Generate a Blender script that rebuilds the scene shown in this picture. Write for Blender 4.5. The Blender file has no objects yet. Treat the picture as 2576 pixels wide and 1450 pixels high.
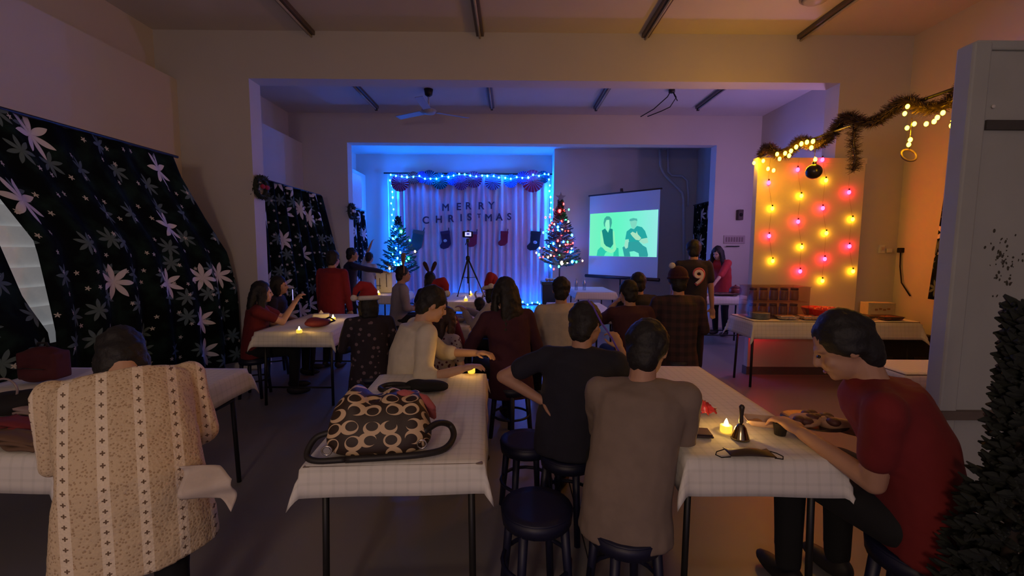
import bpy, math, random
from mathutils import Vector, Matrix
import numpy as np

scene = bpy.context.scene
COL = scene.collection
random.seed(7)
R = math.radians

# ------------------------------------------------------------------ camera
CAM = Vector((0, 0, 1.55)); FPX = 1100.0; IW, IH = 2576, 1450
YAW, PITCH, ROLL = R(0.21), R(5.10), R(0.37)
_f = Vector((math.sin(YAW)*math.cos(PITCH), math.cos(YAW)*math.cos(PITCH), -math.sin(PITCH)))
_r0 = Vector((math.cos(YAW), -math.sin(YAW), 0)); _u0 = _r0.cross(_f)
_r = _r0*math.cos(ROLL) + _u0*math.sin(ROLL); _u = -_r0*math.sin(ROLL) + _u0*math.cos(ROLL)
cd = bpy.data.cameras.new('camera'); co = bpy.data.objects.new('camera', cd); COL.objects.link(co)
cd.sensor_width = 36; cd.lens = 36*FPX/IW; cd.clip_start = 0.05; cd.clip_end = 100
mw = Matrix.Identity(4)
for i in range(3):
    mw[i][0] = _r[i]; mw[i][1] = _u[i]; mw[i][2] = -_f[i]; mw[i][3] = CAM[i]
co.matrix_world = mw
scene.camera = co

# ------------------------------------------------------------------ light and exposure
w = bpy.data.worlds.new('night'); scene.world = w; w.use_nodes = True
w.node_tree.nodes['Background'].inputs[0].default_value = (0.46, 0.38, 0.82, 1)
w.node_tree.nodes['Background'].inputs[1].default_value = 0.30
scene.view_settings.view_transform = 'Standard'; scene.view_settings.look = 'None'
scene.view_settings.gamma = 1; scene.view_settings.use_curve_mapping = False
scene.view_settings.exposure = 1.2
BULB_BLUE, BULB_WARM, BULB_RED, BULB_TREE, SCREEN, CANDLE = 135, 75, 42, 20, 0.42, 15
def lamp(name, kind, loc, energy, color, size=0.1):
    l = bpy.data.lights.new(name, kind); l.energy = energy; l.color = color
    if kind == 'POINT': l.shadow_soft_size = size
    if kind == 'AREA': l.size = size
    o = bpy.data.objects.new(name, l); COL.objects.link(o); o.location = loc; return o
# unseen warm lamp, placed behind the photographer to light the foreground
lamp('unseen_warm_light', 'POINT', (-0.8, -2.0, 2.2), 42.0, (1.0, 0.70, 0.47), 0.25)

def P(u, v, X=None, Y=None, Z=None):
    """world point seen in the photograph at (u, v), at a known distance, side or height"""
    d = _f + _r*((u-IW/2)/FPX) - _u*((v-IH/2)/FPX)
    t = (X-CAM.x)/d.x if X is not None else (Y-CAM.y)/d.y if Y is not None else (Z-CAM.z)/d.z
    return CAM + d*t

# ------------------------------------------------------------------ materials
_mats = {}
def nt(name):
    m = bpy.data.materials.new(name); m.use_nodes = True
    n = m.node_tree.nodes; return m, n, m.node_tree.links, n['Principled BSDF']
def mat(name, col, rough=0.7, metal=0.0, emit=None, estr=0.0, var=0.12, scale=30, bump=0.0, trans=0.0, sheen=0.0):
    if name in _mats: return _mats[name]
    m, n, l, b = nt(name)
    b.inputs['Roughness'].default_value = rough; b.inputs['Metallic'].default_value = metal
    if trans: b.inputs['Transmission Weight'].default_value = trans; b.inputs['IOR'].default_value = 1.2
    if sheen: b.inputs['Sheen Weight'].default_value = sheen
    tc = n.new('ShaderNodeTexCoord'); nz = n.new('ShaderNodeTexNoise'); nz.inputs['Scale'].default_value = scale; nz.inputs['Detail'].default_value = 4
    l.new(tc.outputs['Object'], nz.inputs['Vector'])
    mx = n.new('ShaderNodeMix'); mx.data_type = 'RGBA'
    mx.inputs[6].default_value = tuple(c*(1-var) for c in col)+(1,); mx.inputs[7].default_value = tuple(min(1, c*(1+var)) for c in col)+(1,)
    l.new(nz.outputs['Fac'], mx.inputs[0]); l.new(mx.outputs[2], b.inputs['Base Color'])
    if bump:
        bp = n.new('ShaderNodeBump'); bp.inputs['Strength'].default_value = bump; bp.inputs['Distance'].default_value = 0.01
        l.new(nz.outputs['Fac'], bp.inputs['Height']); l.new(bp.outputs['Normal'], b.inputs['Normal'])
    if emit: b.inputs['Emission Color'].default_value = tuple(emit)+(1,); b.inputs['Emission Strength'].default_value = estr
    _mats[name] = m; return m
def M_(n, op, a, b=None, c=None, links=None):
    x = n.new('ShaderNodeMath'); x.operation = op
    for i, v in enumerate((a, b, c)):
        if v is None: continue
        if isinstance(v, (int, float)): x.inputs[i].default_value = v
        else: links.new(v, x.inputs[i])
    return x.outputs[0]
def mixc(n, l, fac, a, b):
    x = n.new('ShaderNodeMix'); x.data_type = 'RGBA'
    l.new(fac, x.inputs[0])
    for i, v in ((6, a), (7, b)):
        if isinstance(v, tuple): x.inputs[i].default_value = v+(1,)
        else: l.new(v, x.inputs[i])
    return x.outputs[2]
def clear(name, tint=(0.9, 0.9, 0.9), gloss=0.12):
    m, n, l, b = nt(name); n.remove(b)
    t = n.new('ShaderNodeBsdfTransparent'); t.inputs[0].default_value = tint+(1,)
    g = n.new('ShaderNodeBsdfGlossy'); g.inputs['Roughness'].default_value = 0.22
    x = n.new('ShaderNodeMixShader'); x.inputs[0].default_value = gloss
    l.new(t.outputs[0], x.inputs[1]); l.new(g.outputs[0], x.inputs[2]); l.new(x.outputs[0], n['Material Output'].inputs[0])
    return m

def poinsettia(name):
    """dark printed curtain cloth with pale star flowers, berries and dim leaves"""
    m, n, l, b = nt(name); b.inputs['Roughness'].default_value = 0.95; b.inputs['Specular IOR Level'].default_value = 0.08
    uv = n.new('ShaderNodeTexCoord').outputs['UV']
    base = None
    nz = n.new('ShaderNodeTexNoise'); nz.inputs['Scale'].default_value = 5; nz.inputs['Detail'].default_value = 5; l.new(uv, nz.inputs['Vector'])
    rmp = M_(n, 'MULTIPLY', M_(n, 'SUBTRACT', nz.outputs['Fac'], 0.46, links=l), 5, links=l)
    cl = n.new('ShaderNodeClamp'); l.new(rmp, cl.inputs[0])
    base = mixc(n, l, cl.outputs[0], (0.003, 0.005, 0.006), (0.010, 0.024, 0.020))
    def flowers(base, scale, rad, petals, thr, col, off):
        mp = n.new('ShaderNodeVectorMath'); mp.operation = 'ADD'; l.new(uv, mp.inputs[0]); mp.inputs[1].default_value = off
        vo = n.new('ShaderNodeTexVoronoi'); vo.voronoi_dimensions = '2D'; vo.inputs['Scale'].default_value = scale; vo.inputs['Randomness'].default_value = 0.7
        l.new(mp.outputs[0], vo.inputs['Vector'])
        sb = n.new('ShaderNodeVectorMath'); sb.operation = 'SUBTRACT'; l.new(mp.outputs[0], sb.inputs[0]); l.new(vo.outputs['Position'], sb.inputs[1])
        sp = n.new('ShaderNodeSeparateXYZ'); l.new(sb.outputs[0], sp.inputs[0])
        x, y = sp.outputs[0], sp.outputs[1]
        cs = n.new('ShaderNodeSeparateColor'); l.new(vo.outputs['Color'], cs.inputs[0])
        ang = M_(n, 'ARCTAN2', y, x, links=l)
        rr = M_(n, 'SQRT', M_(n, 'ADD', M_(n, 'MULTIPLY', x, x, links=l), M_(n, 'MULTIPLY', y, y, links=l), links=l), links=l)
        ph = M_(n, 'ADD', M_(n, 'MULTIPLY', ang, petals/(2*math.pi), links=l), M_(n, 'MULTIPLY', cs.outputs[0], 3.0, links=l), links=l)
        fr = M_(n, 'ABSOLUTE', M_(n, 'SUBTRACT', M_(n, 'FRACT', ph, links=l), 0.5, links=l), links=l)      # 0 at petal axis
        lim = M_(n, 'MULTIPLY', M_(n, 'SUBTRACT', 1.0, M_(n, 'POWER', M_(n, 'MULTIPLY', fr, 2.0, links=l), 1.08, links=l), links=l), 0.76, links=l)
        lim = M_(n, 'MULTIPLY', M_(n, 'ADD', lim, 0.24, links=l), rad, links=l)
        edge = M_(n, 'LESS_THAN', rr, lim, links=l)
        some = M_(n, 'GREATER_THAN', cs.outputs[1], thr, links=l)
        vein = M_(n, 'MULTIPLY', M_(n, 'SUBTRACT', 1.25, M_(n, 'MULTIPLY', fr, 1.3, links=l), links=l), 1.0, links=l)
        shade = n.new('ShaderNodeMix'); shade.data_type = 'RGBA'; shade.inputs[6].default_value = tuple(c*0.55 for c in col)+(1,); shade.inputs[7].default_value = col+(1,)
        l.new(vein, shade.inputs[0])
        return mixc(n, l, M_(n, 'MULTIPLY', edge, some, links=l), base, shade.outputs[2])
    base = flowers(base, 3.6, 0.10, 7, 0.35, (0.10, 0.15, 0.16), (3.3, 1.7, 0))
    base = flowers(base, 1.95, 0.165, 7, 0.33, (0.62, 0.62, 0.64), (0, 0.1, 0))
    base = flowers(base, 6.5, 0.022, 5, 0.45, (0.55, 0.55, 0.50), (1.1, 0.4, 0))
    l.new(base, b.inputs['Base Color']); return m

def cloth_check(name, col, line):
    m, n, l, b = nt(name); b.inputs['Roughness'].default_value = 0.8
    uv = n.new('ShaderNodeTexCoord').outputs['UV']
    sp = n.new('ShaderNodeSeparateXYZ'); l.new(uv, sp.inputs[0])
    f = []
    for i in (0, 1):
        q = M_(n, 'FRACT', M_(n, 'MULTIPLY', sp.outputs[i], 22, links=l), links=l)
        f.append(M_(n, 'LESS_THAN', q, 0.24, links=l))
    fac = M_(n, 'MULTIPLY', M_(n, 'ADD', f[0], f[1], links=l), 0.5, links=l)
    l.new(mixc(n, l, fac, col, line), b.inputs['Base Color']); return m

def knit(name):
    """cream shirt with lengthwise openwork bands and small flower dots"""
    m, n, l, b = nt(name); b.inputs['Roughness'].default_value = 0.9
    oc = n.new('ShaderNodeTexCoord').outputs['Object']
    sp = n.new('ShaderNodeSeparateXYZ'); l.new(oc, sp.inputs[0]); x, z = sp.outputs[0], sp.outputs[2]
    px = M_(n, 'MULTIPLY', x, 1/0.115, links=l)
    fx = M_(n, 'ABSOLUTE', M_(n, 'SUBTRACT', M_(n, 'FRACT', M_(n, 'ADD', px, 0.25, links=l), links=l), 0.5, links=l), links=l)
    band = M_(n, 'LESS_THAN', fx, 0.15, links=l)
    fz = M_(n, 'ABSOLUTE', M_(n, 'SUBTRACT', M_(n, 'FRACT', M_(n, 'MULTIPLY', z, 1/0.04, links=l), links=l), 0.5, links=l), links=l)
    dx = M_(n, 'MULTIPLY', fx, 0.115, links=l); dz = M_(n, 'MULTIPLY', fz, 0.04, links=l)
    rr = M_(n, 'SQRT', M_(n, 'ADD', M_(n, 'MULTIPLY', dx, dx, links=l), M_(n, 'MULTIPLY', dz, dz, links=l), links=l), links=l)
    an = M_(n, 'ABSOLUTE', M_(n, 'COSINE', M_(n, 'MULTIPLY', M_(n, 'ARCTAN2', dz, dx, links=l), 2, links=l), links=l), links=l)
    dot = M_(n, 'LESS_THAN', rr, M_(n, 'MULTIPLY', M_(n, 'ADD', an, 0.45, links=l), 0.0058, links=l), links=l)
    vo = n.new('ShaderNodeTexVoronoi'); vo.inputs['Scale'].default_value = 85; l.new(oc, vo.inputs['Vector'])
    spk = M_(n, 'LESS_THAN', vo.outputs['Distance'], 0.33, links=l)
    lace = mixc(n, l, spk, (0.64, 0.50, 0.33), (0.43, 0.30, 0.18))
    c = mixc(n, l, band, lace, (0.80, 0.68, 0.52))
    c = mixc(n, l, dot, c, (0.16, 0.10, 0.06))
    l.new(c, b.inputs['Base Color'])
    bp = n.new('ShaderNodeBump'); bp.inputs['Strength'].default_value = 0.5; bp.inputs['Distance'].default_value = 0.004
    l.new(vo.outputs['Distance'], bp.inputs['Height']); l.new(bp.outputs['Normal'], b.inputs['Normal'])
    return m

def ring_print(name):
    """brown bag cloth with cream crescents and rings"""
    m, n, l, b = nt(name); b.inputs['Roughness'].default_value = 0.6
    uv = n.new('ShaderNodeTexCoord').outputs['UV']
    vo = n.new('ShaderNodeTexVoronoi'); vo.voronoi_dimensions = '2D'; vo.inputs['Scale'].default_value = 15; vo.inputs['Randomness'].default_value = 0.45
    l.new(uv, vo.inputs['Vector'])
    sb = n.new('ShaderNodeVectorMath'); sb.operation = 'SUBTRACT'; l.new(uv, sb.inputs[0]); l.new(vo.outputs['Position'], sb.inputs[1])
    ln = n.new('ShaderNodeVectorMath'); ln.operation = 'LENGTH'; l.new(sb.outputs[0], ln.inputs[0])
    cs = n.new('ShaderNodeVectorMath'); cs.operation = 'SUBTRACT'; l.new(vo.outputs['Color'], cs.inputs[0]); cs.inputs[1].default_value = (0.5, 0.5, 0.5)
    sc = n.new('ShaderNodeVectorMath'); sc.operation = 'SCALE'; l.new(cs.outputs[0], sc.inputs[0]); sc.inputs['Scale'].default_value = 0.022
    ad = n.new('ShaderNodeVectorMath'); ad.operation = 'ADD'; l.new(sb.outputs[0], ad.inputs[0]); l.new(sc.outputs[0], ad.inputs[1])
    mu = n.new('ShaderNodeVectorMath'); mu.operation = 'MULTIPLY'; l.new(ad.outputs[0], mu.inputs[0]); mu.inputs[1].default_value = (1, 1, 0)
    l2 = n.new('ShaderNodeVectorMath'); l2.operation = 'LENGTH'; l.new(mu.outputs[0], l2.inputs[0])
    rg = M_(n, 'MULTIPLY', M_(n, 'LESS_THAN', ln.outputs['Value'], 0.031, links=l), M_(n, 'GREATER_THAN', l2.outputs['Value'], 0.021, links=l), links=l)
    l.new(mixc(n, l, rg, (0.028, 0.013, 0.007), (0.62, 0.44, 0.27)), b.inputs['Base Color']); return m

def plaid(name, a, bb):
    m, n, l, b = nt(name); b.inputs['Roughness'].default_value = 0.85
    oc = n.new('ShaderNodeTexCoord').outputs['Object']; sp = n.new('ShaderNodeSeparateXYZ'); l.new(oc, sp.inputs[0])
    fs = []
    for i in (0, 2):
        q = M_(n, 'FRACT', M_(n, 'MULTIPLY', sp.outputs[i], 13, links=l), links=l); fs.append(M_(n, 'LESS_THAN', q, 0.5, links=l))
    l.new(mixc(n, l, M_(n, 'MULTIPLY', M_(n, 'ADD', fs[0], fs[1], links=l), 0.5, links=l), a, bb), b.inputs['Base Color']); return m
def floral(name, a, bb, scale=22, thr=0.3):
    m, n, l, b = nt(name); b.inputs['Roughness'].default_value = 0.85
    oc = n.new('ShaderNodeTexCoord').outputs['Object']; vo = n.new('ShaderNodeTexVoronoi'); vo.inputs['Scale'].default_value = scale
    l.new(oc, vo.inputs['Vector']); l.new(mixc(n, l, M_(n, 'LESS_THAN', vo.outputs['Distance'], thr, links=l), a, bb), b.inputs['Base Color']); return m
def emitter(name, col, strength):
    if name in _mats: return _mats[name]
    m, n, l, b = nt(name); n.remove(b); e = n.new('ShaderNodeEmission'); e.inputs[0].default_value = tuple(col)+(1,); e.inputs[1].default_value = strength
    l.new(e.outputs[0], n['Material Output'].inputs[0]); _mats[name] = m; return m

PAINT = mat('wall_paint', (0.56, 0.53, 0.49), 0.85, var=0.05, scale=1.5)
CEIL = mat('ceiling_paint', (0.56, 0.54, 0.52), 0.9, var=0.06, scale=2)
FLOOR = mat('floor_screed', (0.21, 0.195, 0.195), 0.45, var=0.10, scale=1.2)
DARK = mat('dark_steel', (0.010, 0.009, 0.009), 0.5)
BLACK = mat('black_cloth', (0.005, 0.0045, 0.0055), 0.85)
CURTAIN = poinsettia('poinsettia_print')
CLOTH = cloth_check('checked_tablecloth', (0.72, 0.70, 0.66), (0.62, 0.61, 0.57))
WHITE = mat('white_plastic', (0.62, 0.62, 0.60), 0.4)
PANEL = mat('board_paint', (0.60, 0.52, 0.40), 0.8, var=0.05, scale=3)
BOARD2 = mat('stained_board', (0.42, 0.44, 0.41), 0.75, var=0.12, scale=4)
TINSEL = mat('tinsel', (0.09, 0.06, 0.06), 0.35, metal=0.3)
NEEDLE = mat('fir_needles', (0.018, 0.040, 0.026), 0.7)
SHELL = mat('stool_plastic', (0.005, 0.006, 0.030), 0.5)
GOLD = mat('brass', (0.45, 0.30, 0.10), 0.25, metal=1.0)
WAX = mat('candle_cup', (0.75, 0.55, 0.16), 0.5, emit=(1.0, 0.55, 0.05), estr=0.55)
FUR = mat('white_fur', (0.62, 0.58, 0.58), 0.95, scale=60, bump=0.6)
HATRED = mat('hat_felt', (0.30, 0.012, 0.020), 0.9)

# ------------------------------------------------------------------ mesh building
def smooth_path(pts, n=6):
    p = [Vector(q) for q in pts]; p = [p[0]*2-p[1]]+p+[p[-1]*2-p[-2]]; out = []
    for a, b, c, d in zip(p, p[1:], p[2:], p[3:]):
        for k in range(n):
            t = k/n; out.append(.5*((2*b)+(c-a)*t+(2*a-5*b+4*c-d)*t*t+(3*b-a-3*c+d)*t**3))
    return out+[p[-2]]
class MB:
    def __init__(s): s.v = []; s.f = []; s.uv = None
    def add(s, vs, fs):
        o = len(s.v); s.v += [tuple(q) for q in vs]; s.f += [tuple(i+o for i in q) for q in fs]; return s
    def box(s, c, d, rot=None):
        c = Vector(c); q = []
        for x in (-.5, .5):
            for y in (-.5, .5):
                for z in (-.5, .5):
                    e = Vector((x*d[0], y*d[1], z*d[2])); e = rot @ e if rot else e; q.append(c+e)
        return s.add(q, [(0, 1, 3, 2), (4, 6, 7, 5), (0, 4, 5, 1), (2, 3, 7, 6), (0, 2, 6, 4), (1, 5, 7, 3)])
    def span(s, a, b):
        return s.box([(p+q)/2 for p, q in zip(a, b)], [abs(q-p) for p, q in zip(a, b)])
    def ell(s, c, r, rot=None, seg=14, rings=9):
        c = Vector(c); vs = []; fs = []
        for i in range(rings+1):
            t = math.pi*i/rings
            for j in range(seg):
                a = 2*math.pi*j/seg
                e = Vector((r[0]*math.sin(t)*math.cos(a), r[1]*math.sin(t)*math.sin(a), r[2]*math.cos(t)))
                vs.append(c+(rot @ e if rot else e))
        for i in range(rings):
            for j in range(seg):
                fs.append((i*seg+j, (i+1)*seg+j, (i+1)*seg+(j+1) % seg, i*seg+(j+1) % seg))
        return s.add(vs, fs)
    def tube(s, pts, rad, seg=8, closed=False, ry=None, side=None):
        pts = [Vector(p) for p in pts]; n = len(pts)
        if not isinstance(rad, (list, tuple)): rad = [rad]*n
        ry = ry or rad; vs = []; fs = []; prev = None
        for i, p in enumerate(pts):
            a = pts[(i-1) % n] if (closed or i > 0) else p; b = pts[(i+1) % n] if (closed or i < n-1) else p
            t = (b-a); t = t.normalized() if t.length > 1e-9 else Vector((0, 0, 1))
            ref = Vector(side) if side is not None else (prev if prev is not None else (Vector((1, 0, 0)) if abs(t.x) < 0.9 else Vector((0, 1, 0))))
            x = ref - t*ref.dot(t); x.normalize(); prev = x; y = t.cross(x)
            for j in range(seg):
                q = 2*math.pi*j/seg; vs.append(p + x*(rad[i]*math.cos(q)) + y*(ry[i]*math.sin(q)))
        m = n if closed else n-1
        for i in range(m):
            for j in range(seg):
                fs.append((i*seg+j, i*seg+(j+1) % seg, ((i+1) % n)*seg+(j+1) % seg, ((i+1) % n)*seg+j))
        if not closed:
            fs.append(tuple(reversed(range(seg)))); fs.append(tuple((n-1)*seg+j for j in range(seg)))
        return s.add(vs, fs)
    def cap(s, a, b, ra, rb, seg=12):
        a = Vector(a); b = Vector(b); d = (b-a); L = d.length
        if L < 1e-6: return s.ell(a, (ra,)*3)
        d /= L; pts = []; rr = []
        for k in range(4):
            q = math.pi/2*(k/4.0); pts.append(a-d*ra*math.cos(q)*0.98); rr.append(max(ra*math.sin(q), ra*0.05))
        for k in range(5):
            t = k/4; pts.append(a.lerp(b, t)); rr.append(ra+(rb-ra)*t)
        for k in range(1, 5):
            q = math.pi/2*(k/4.0); pts.append(b+d*rb*math.sin(q)*0.98); rr.append(max(rb*math.cos(q), rb*0.05))
        return s.tube(pts, rr, seg)
    def lathe(s, prof, seg=20, c=(0, 0, 0), rot=None):
        c = Vector(c); vs = []; fs = []; n = len(prof)
        for r, z in prof:
            for j in range(seg):
                a = 2*math.pi*j/seg; e = Vector((r*math.cos(a), r*math.sin(a), z)); vs.append(c+(rot @ e if rot else e))
        for i in range(n-1):
            for j in range(seg): fs.append((i*seg+j, i*seg+(j+1) % seg, (i+1)*seg+(j+1) % seg, (i+1)*seg+j))
        if prof[0][0] > 1e-4: fs.append(tuple(reversed(range(seg))))
        if prof[-1][0] > 1e-4: fs.append(tuple((n-1)*seg+j for j in range(seg)))
        return s.add(vs, fs)
    def prism(s, poly, o, ex, ey, ez, depth):
        """polygon in the (ex, ey) plane from origin o, thickened along ez"""
        o, ex, ey, ez = map(Vector, (o, ex, ey, ez)); n = len(poly)
        vs = [o+ex*p[0]+ey*p[1]-ez*depth/2 for p in poly]+[o+ex*p[0]+ey*p[1]+ez*depth/2 for p in poly]
        fs = [tuple(reversed(range(n))), tuple(range(n, 2*n))]+[(i, (i+1) % n, n+(i+1) % n, n+i) for i in range(n)]
        return s.add(vs, fs)
    def grid(s, fn, nu, nv, uvfn=None):
        vs = []; uv = []
        for j in range(nv+1):
            for i in range(nu+1):
                vs.append(fn(i/nu, j/nv)); uv.append(uvfn(i/nu, j/nv) if uvfn else (i/nu, j/nv))
        fs = [(j*(nu+1)+i, j*(nu+1)+i+1, (j+1)*(nu+1)+i+1, (j+1)*(nu+1)+i) for j in range(nv) for i in range(nu)]
        s.add(vs, fs); s.uv = uv; return s
    def build(s, name, m, parent=None, smooth=True, solid=0.0, bevel=0.0, vox=0.0, sm=4, sub=0):
        me = bpy.data.meshes.new(name); me.from_pydata(s.v, [], s.f)
        if s.uv:
            lay = me.uv_layers.new(name='UVMap')
            for lp in me.loops: lay.data[lp.index].uv = s.uv[lp.vertex_index]
        if smooth: me.polygons.foreach_set('use_smooth', [True]*len(me.polygons))
        me.materials.append(m); me.update()
        o = bpy.data.objects.new(name, me); COL.objects.link(o); o.parent = parent
        if vox:
            q = o.modifiers.new('r', 'REMESH'); q.mode = 'VOXEL'; q.voxel_size = vox; q.use_smooth_shade = True
            q = o.modifiers.new('s', 'SMOOTH'); q.factor = 0.5; q.iterations = sm
        if solid: q = o.modifiers.new('t', 'SOLIDIFY'); q.thickness = solid; q.offset = 0
        if bevel: q = o.modifiers.new('b', 'BEVEL'); q.width = bevel; q.segments = 2; q.limit_method = 'ANGLE'
        if sub: q = o.modifiers.new('u', 'SUBSURF'); q.levels = sub; q.render_levels = sub
        return o
def tag(o, label, cat, group=None):
    o['label'] = label; o['category'] = cat
    if group: o['group'] = group
    return o
def struct(o, label=None):
    o['kind'] = 'structure'
    if label: o['label'] = label
    return o
def thing(name, label, cat, loc=(0, 0, 0), rz=0, group=None, scale=1):
    o = bpy.data.objects.new(name, None); COL.objects.link(o); o.location = loc; o.rotation_euler = (0, 0, rz); o.scale = (scale,)*3
    o.empty_display_size = 0.1
    return tag(o, label, cat, group)
def copy_tree(o, parent=None):
    c = o.copy(); COL.objects.link(c); c.parent = parent
    for ch in [x for x in o.children]: copy_tree(ch, c)
    return c

# ------------------------------------------------------------------ the room
XL, XR, D1, D2, ZB, ZC = -3.18, 3.99, 5.5, 8.69, 3.586, 4.14
XWL, XWR, TH = -4.05, 4.85, 0.24
YB, YBR = 12.4, 11.6
YS = -4.0
fl = struct(MB().span((-4.6, YS, -0.1), (5.2, 12.6, -0.012)).build('floor', mat('joint_grout', (0.05, 0.05, 0.06), 0.8), smooth=False))
for ya, yb in ((YS, 8.06), (8.06, 12.5)):
    for xa, xb in ((-4.4, 0.4), (0.4, 5.0)):
        MB().span((xa+.004, ya+.006, -0.011), (xb-.004, yb-.006, 0)).build('floor_slab', FLOOR, fl, smooth=False)
struct(MB().span((-4.6, YS, ZC), (5.2, 12.6, ZC+0.12)).build('ceiling', CEIL, smooth=False))
wl = MB(); wl.span((-4.3-.15, YS, 3.5), (-4.3, 12.6, ZC)); wl.span((XWL-.3, YS, 0), (XWL, 12.6, ZB-0.02))
struct(wl.build('wall_left', PAINT, smooth=False))
lo = MB()
for a, b in ((YS, 4.5), (D1+TH, 7.95), (D2+TH, 10.4)): lo.span((XWL, a, 0), (-3.62, b, 2.44))
struct(lo.build('wall_left_low', PAINT, smooth=False), 'window wall standing proud below the ledge')
struct(MB().span((XWR, YS, 0), (XWR+.2, 12.6, ZC)).build('wall_right', PAINT, smooth=False))
wre = MB(); wre.span((-4.5, YS-.15, 0), (-2.2, YS, ZC)); wre.span((2.2, YS-.15, 0), (5.1, YS, ZC)); wre.span((-2.2, YS-.15, 2.1), (2.2, YS, ZC))   # unseen wall behind the photographer, added so its doorway limits ambient light
struct(wre.build('wall_rear', PAINT, smooth=False))
def arch(name, y):
    m = MB()
    m.span((XWL-.25, y, 0), (XL, y+TH, ZB)); m.span((XR, y, 0), (XWR, y+TH, ZB)); m.span((-4.31, y, ZB), (XWR, y+TH, ZC))
    return struct(m.build(name, PAINT, smooth=False))
arch('wall_front_arch', D1); arch('wall_rear_arch', D2)
struct(MB().span((-4.4, YB, 0), (1.12, YB+.15, ZC)).build('wall_back', PAINT, smooth=False))
struct(MB().span((1.12, YBR, 0), (5.0, YB+.15, ZC)).build('wall_back_store', PAINT, smooth=False), 'nearer stretch of back wall behind the projector screen')

# white water pipes on the store wall
pp = thing('water_pipe', 'pair of white water pipes running down the wall right of the projector screen', 'pipe', P(1722, 640, Y=YBR-.06))
def pipe(pts, r, parent):
    o = MB().tube([P(u, v, Y=YBR-.07)-Vector(parent.location) for u, v in pts], r, 10).build('pipe', mat('pipe_pvc', (0.55, 0.55, 0.56), 0.4), parent)
pipe([(1660, 372), (1662, 420), (1672, 440), (1716, 484), (1720, 500), (1721, 700)], 0.035, pp)
pipe([(1680, 368), (1681, 432), (1690, 442), (1716, 443), (1729, 455), (1731, 490), (1730, 520)], 0.03, pp)

# white wall box in the rear bay
wb = thing('wall_box', 'white rectangular box fixed high on the left wall of the rear bay', 'box', (-3.45, 9.6, 2.42))
MB().span((-.17, -.36, 0), (.10, .36, .74)).build('body', WHITE, wb, smooth=False, bevel=.01)
MB().span((.10, -.34, .02), (.115, .34, .72)).build('lid', WHITE, wb, smooth=False, bevel=.005)
MB().span((-.4, -.03, .2), (-.17, .03, .5)).build('bracket', DARK, wb, smooth=False)

# ceiling tube lights (switched off), fan, lamp and hanging wires
tl0 = None
def tube_light(u0, v0, u1, v1, label, grp):
    global tl0
    a = P(u0, v0, Z=ZC-.05); b = P(u1, v1, Z=ZC-.05)
    yc = (a.y+b.y)/2; xc = (a.x+b.x)/2
    if tl0 is None:
        t = thing('tube_light', label, 'ceiling light', (xc, yc, ZC), 0, grp); tl0 = t
        MB().span((-.045, -.62, -.05), (.045, .62, 0)).build('housing', mat('lamp_housing', (0.10, 0.08, 0.08), 0.5), t, smooth=False, bevel=.006)
        MB().tube([(0, -.58, -.066), (0, .58, -.066)], .014, 8).build('tube', mat('dead_tube', (0.35, 0.33, 0.33), 0.3), t)
        for y in (-.6, .6): MB().span((-.02, y-.02, -.085), (.02, y+.02, -.05)).build('lamp_holder', DARK, t, smooth=False)
    else:
        t = copy_tree(tl0); t.location = (xc, yc, ZC); tag(t, label, 'ceiling light', grp)
G = 'unlit ceiling tube lights'
tube_light(725, 20, 768, 78, 'unlit ceiling tube in the front bay, nearest the window wall', G)
tube_light(1197, 12, 1205, 82, 'unlit ceiling tube in the front bay, straight above the bag table', G)
tube_light(1680, 12, 1628, 84, 'unlit ceiling tube in the front bay, third from the window wall', G)
tube_light(2130, 8, 2048, 80, 'unlit ceiling tube in the front bay, above the garland side', G)
tube_light(889, 218, 945, 268, 'unlit ceiling tube in the middle bay beside the fan, window side', G)
tube_light(1233, 218, 1234, 266, 'unlit ceiling tube in the middle bay just right of the fan', G)
tube_light(1536, 218, 1500, 270, 'unlit ceiling tube in the middle bay above the projector screen', G)
tube_light(1832, 218, 1762, 268, 'unlit ceiling tube in the middle bay farthest from the fan', G)
fp = P(1078, 225, Z=ZC)
fan = thing('ceiling_fan', 'white ceiling fan with long rod hanging in the middle bay', 'fan', (fp.x, fp.y, ZC))
MB().lathe([(.075, 0), (.06, -.09), (.02, -.12)], 16).build('canopy', DARK, fan)
MB().tube([(0, 0, -.1), (0, 0, -.30)], .014, 8).build('rod', WHITE, fan)
MB().lathe([(.02, -.28), (.10, -.30), (.125, -.34), (.10, -.38), (.03, -.40)], 20).build('motor', mat('fan_motor', (.30, .30, .34), .5), fan)
for k in range(3):
    a = 2*math.pi*k/3+.5; rr = Matrix.Rotation(a, 3, 'Z') @ Matrix.Rotation(R(10), 3, 'X')
    MB().box(rr @ Vector((.42, 0, 0))+Vector((0, 0, -.35)), (.56, .13, .008), rr).build('fan_blade', mat('fan_blade', (.32, .32, .36), .5), fan, smooth=False, bevel=.003)
wr = P(1690, 225, Z=ZC); wires = thing('hanging_wires', 'loose dark wires dangling from the ceiling of the middle bay', 'wires', wr)
MB().lathe([(.05, 0), (.05, -.05), (.02, -.06)], 12).build('junction_box', DARK, wires)
for pts in ([(0, 0, 0), (-.1, -.1, -.15), (-.25, .1, -.28), (-.42, .25, -.36)], [(0, 0, 0), (.06, -.05, -.14), (0, .05, -.26), (-.12, .1, -.31), (-.32, .2, -.37)], [(0, 0, 0), (.05, 0, -.1), (.1, 0, -.18)]):
    MB().tube(pts, .008, 6).build('wire', BLACK, wires)
dl = P(2045, 0, Z=ZC-.02)
dm = thing('ceiling_dome', 'round white ceiling fitting at the top edge, near the garland side', 'ceiling light', (dl.x, dl.y-.05, ZC))
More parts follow.
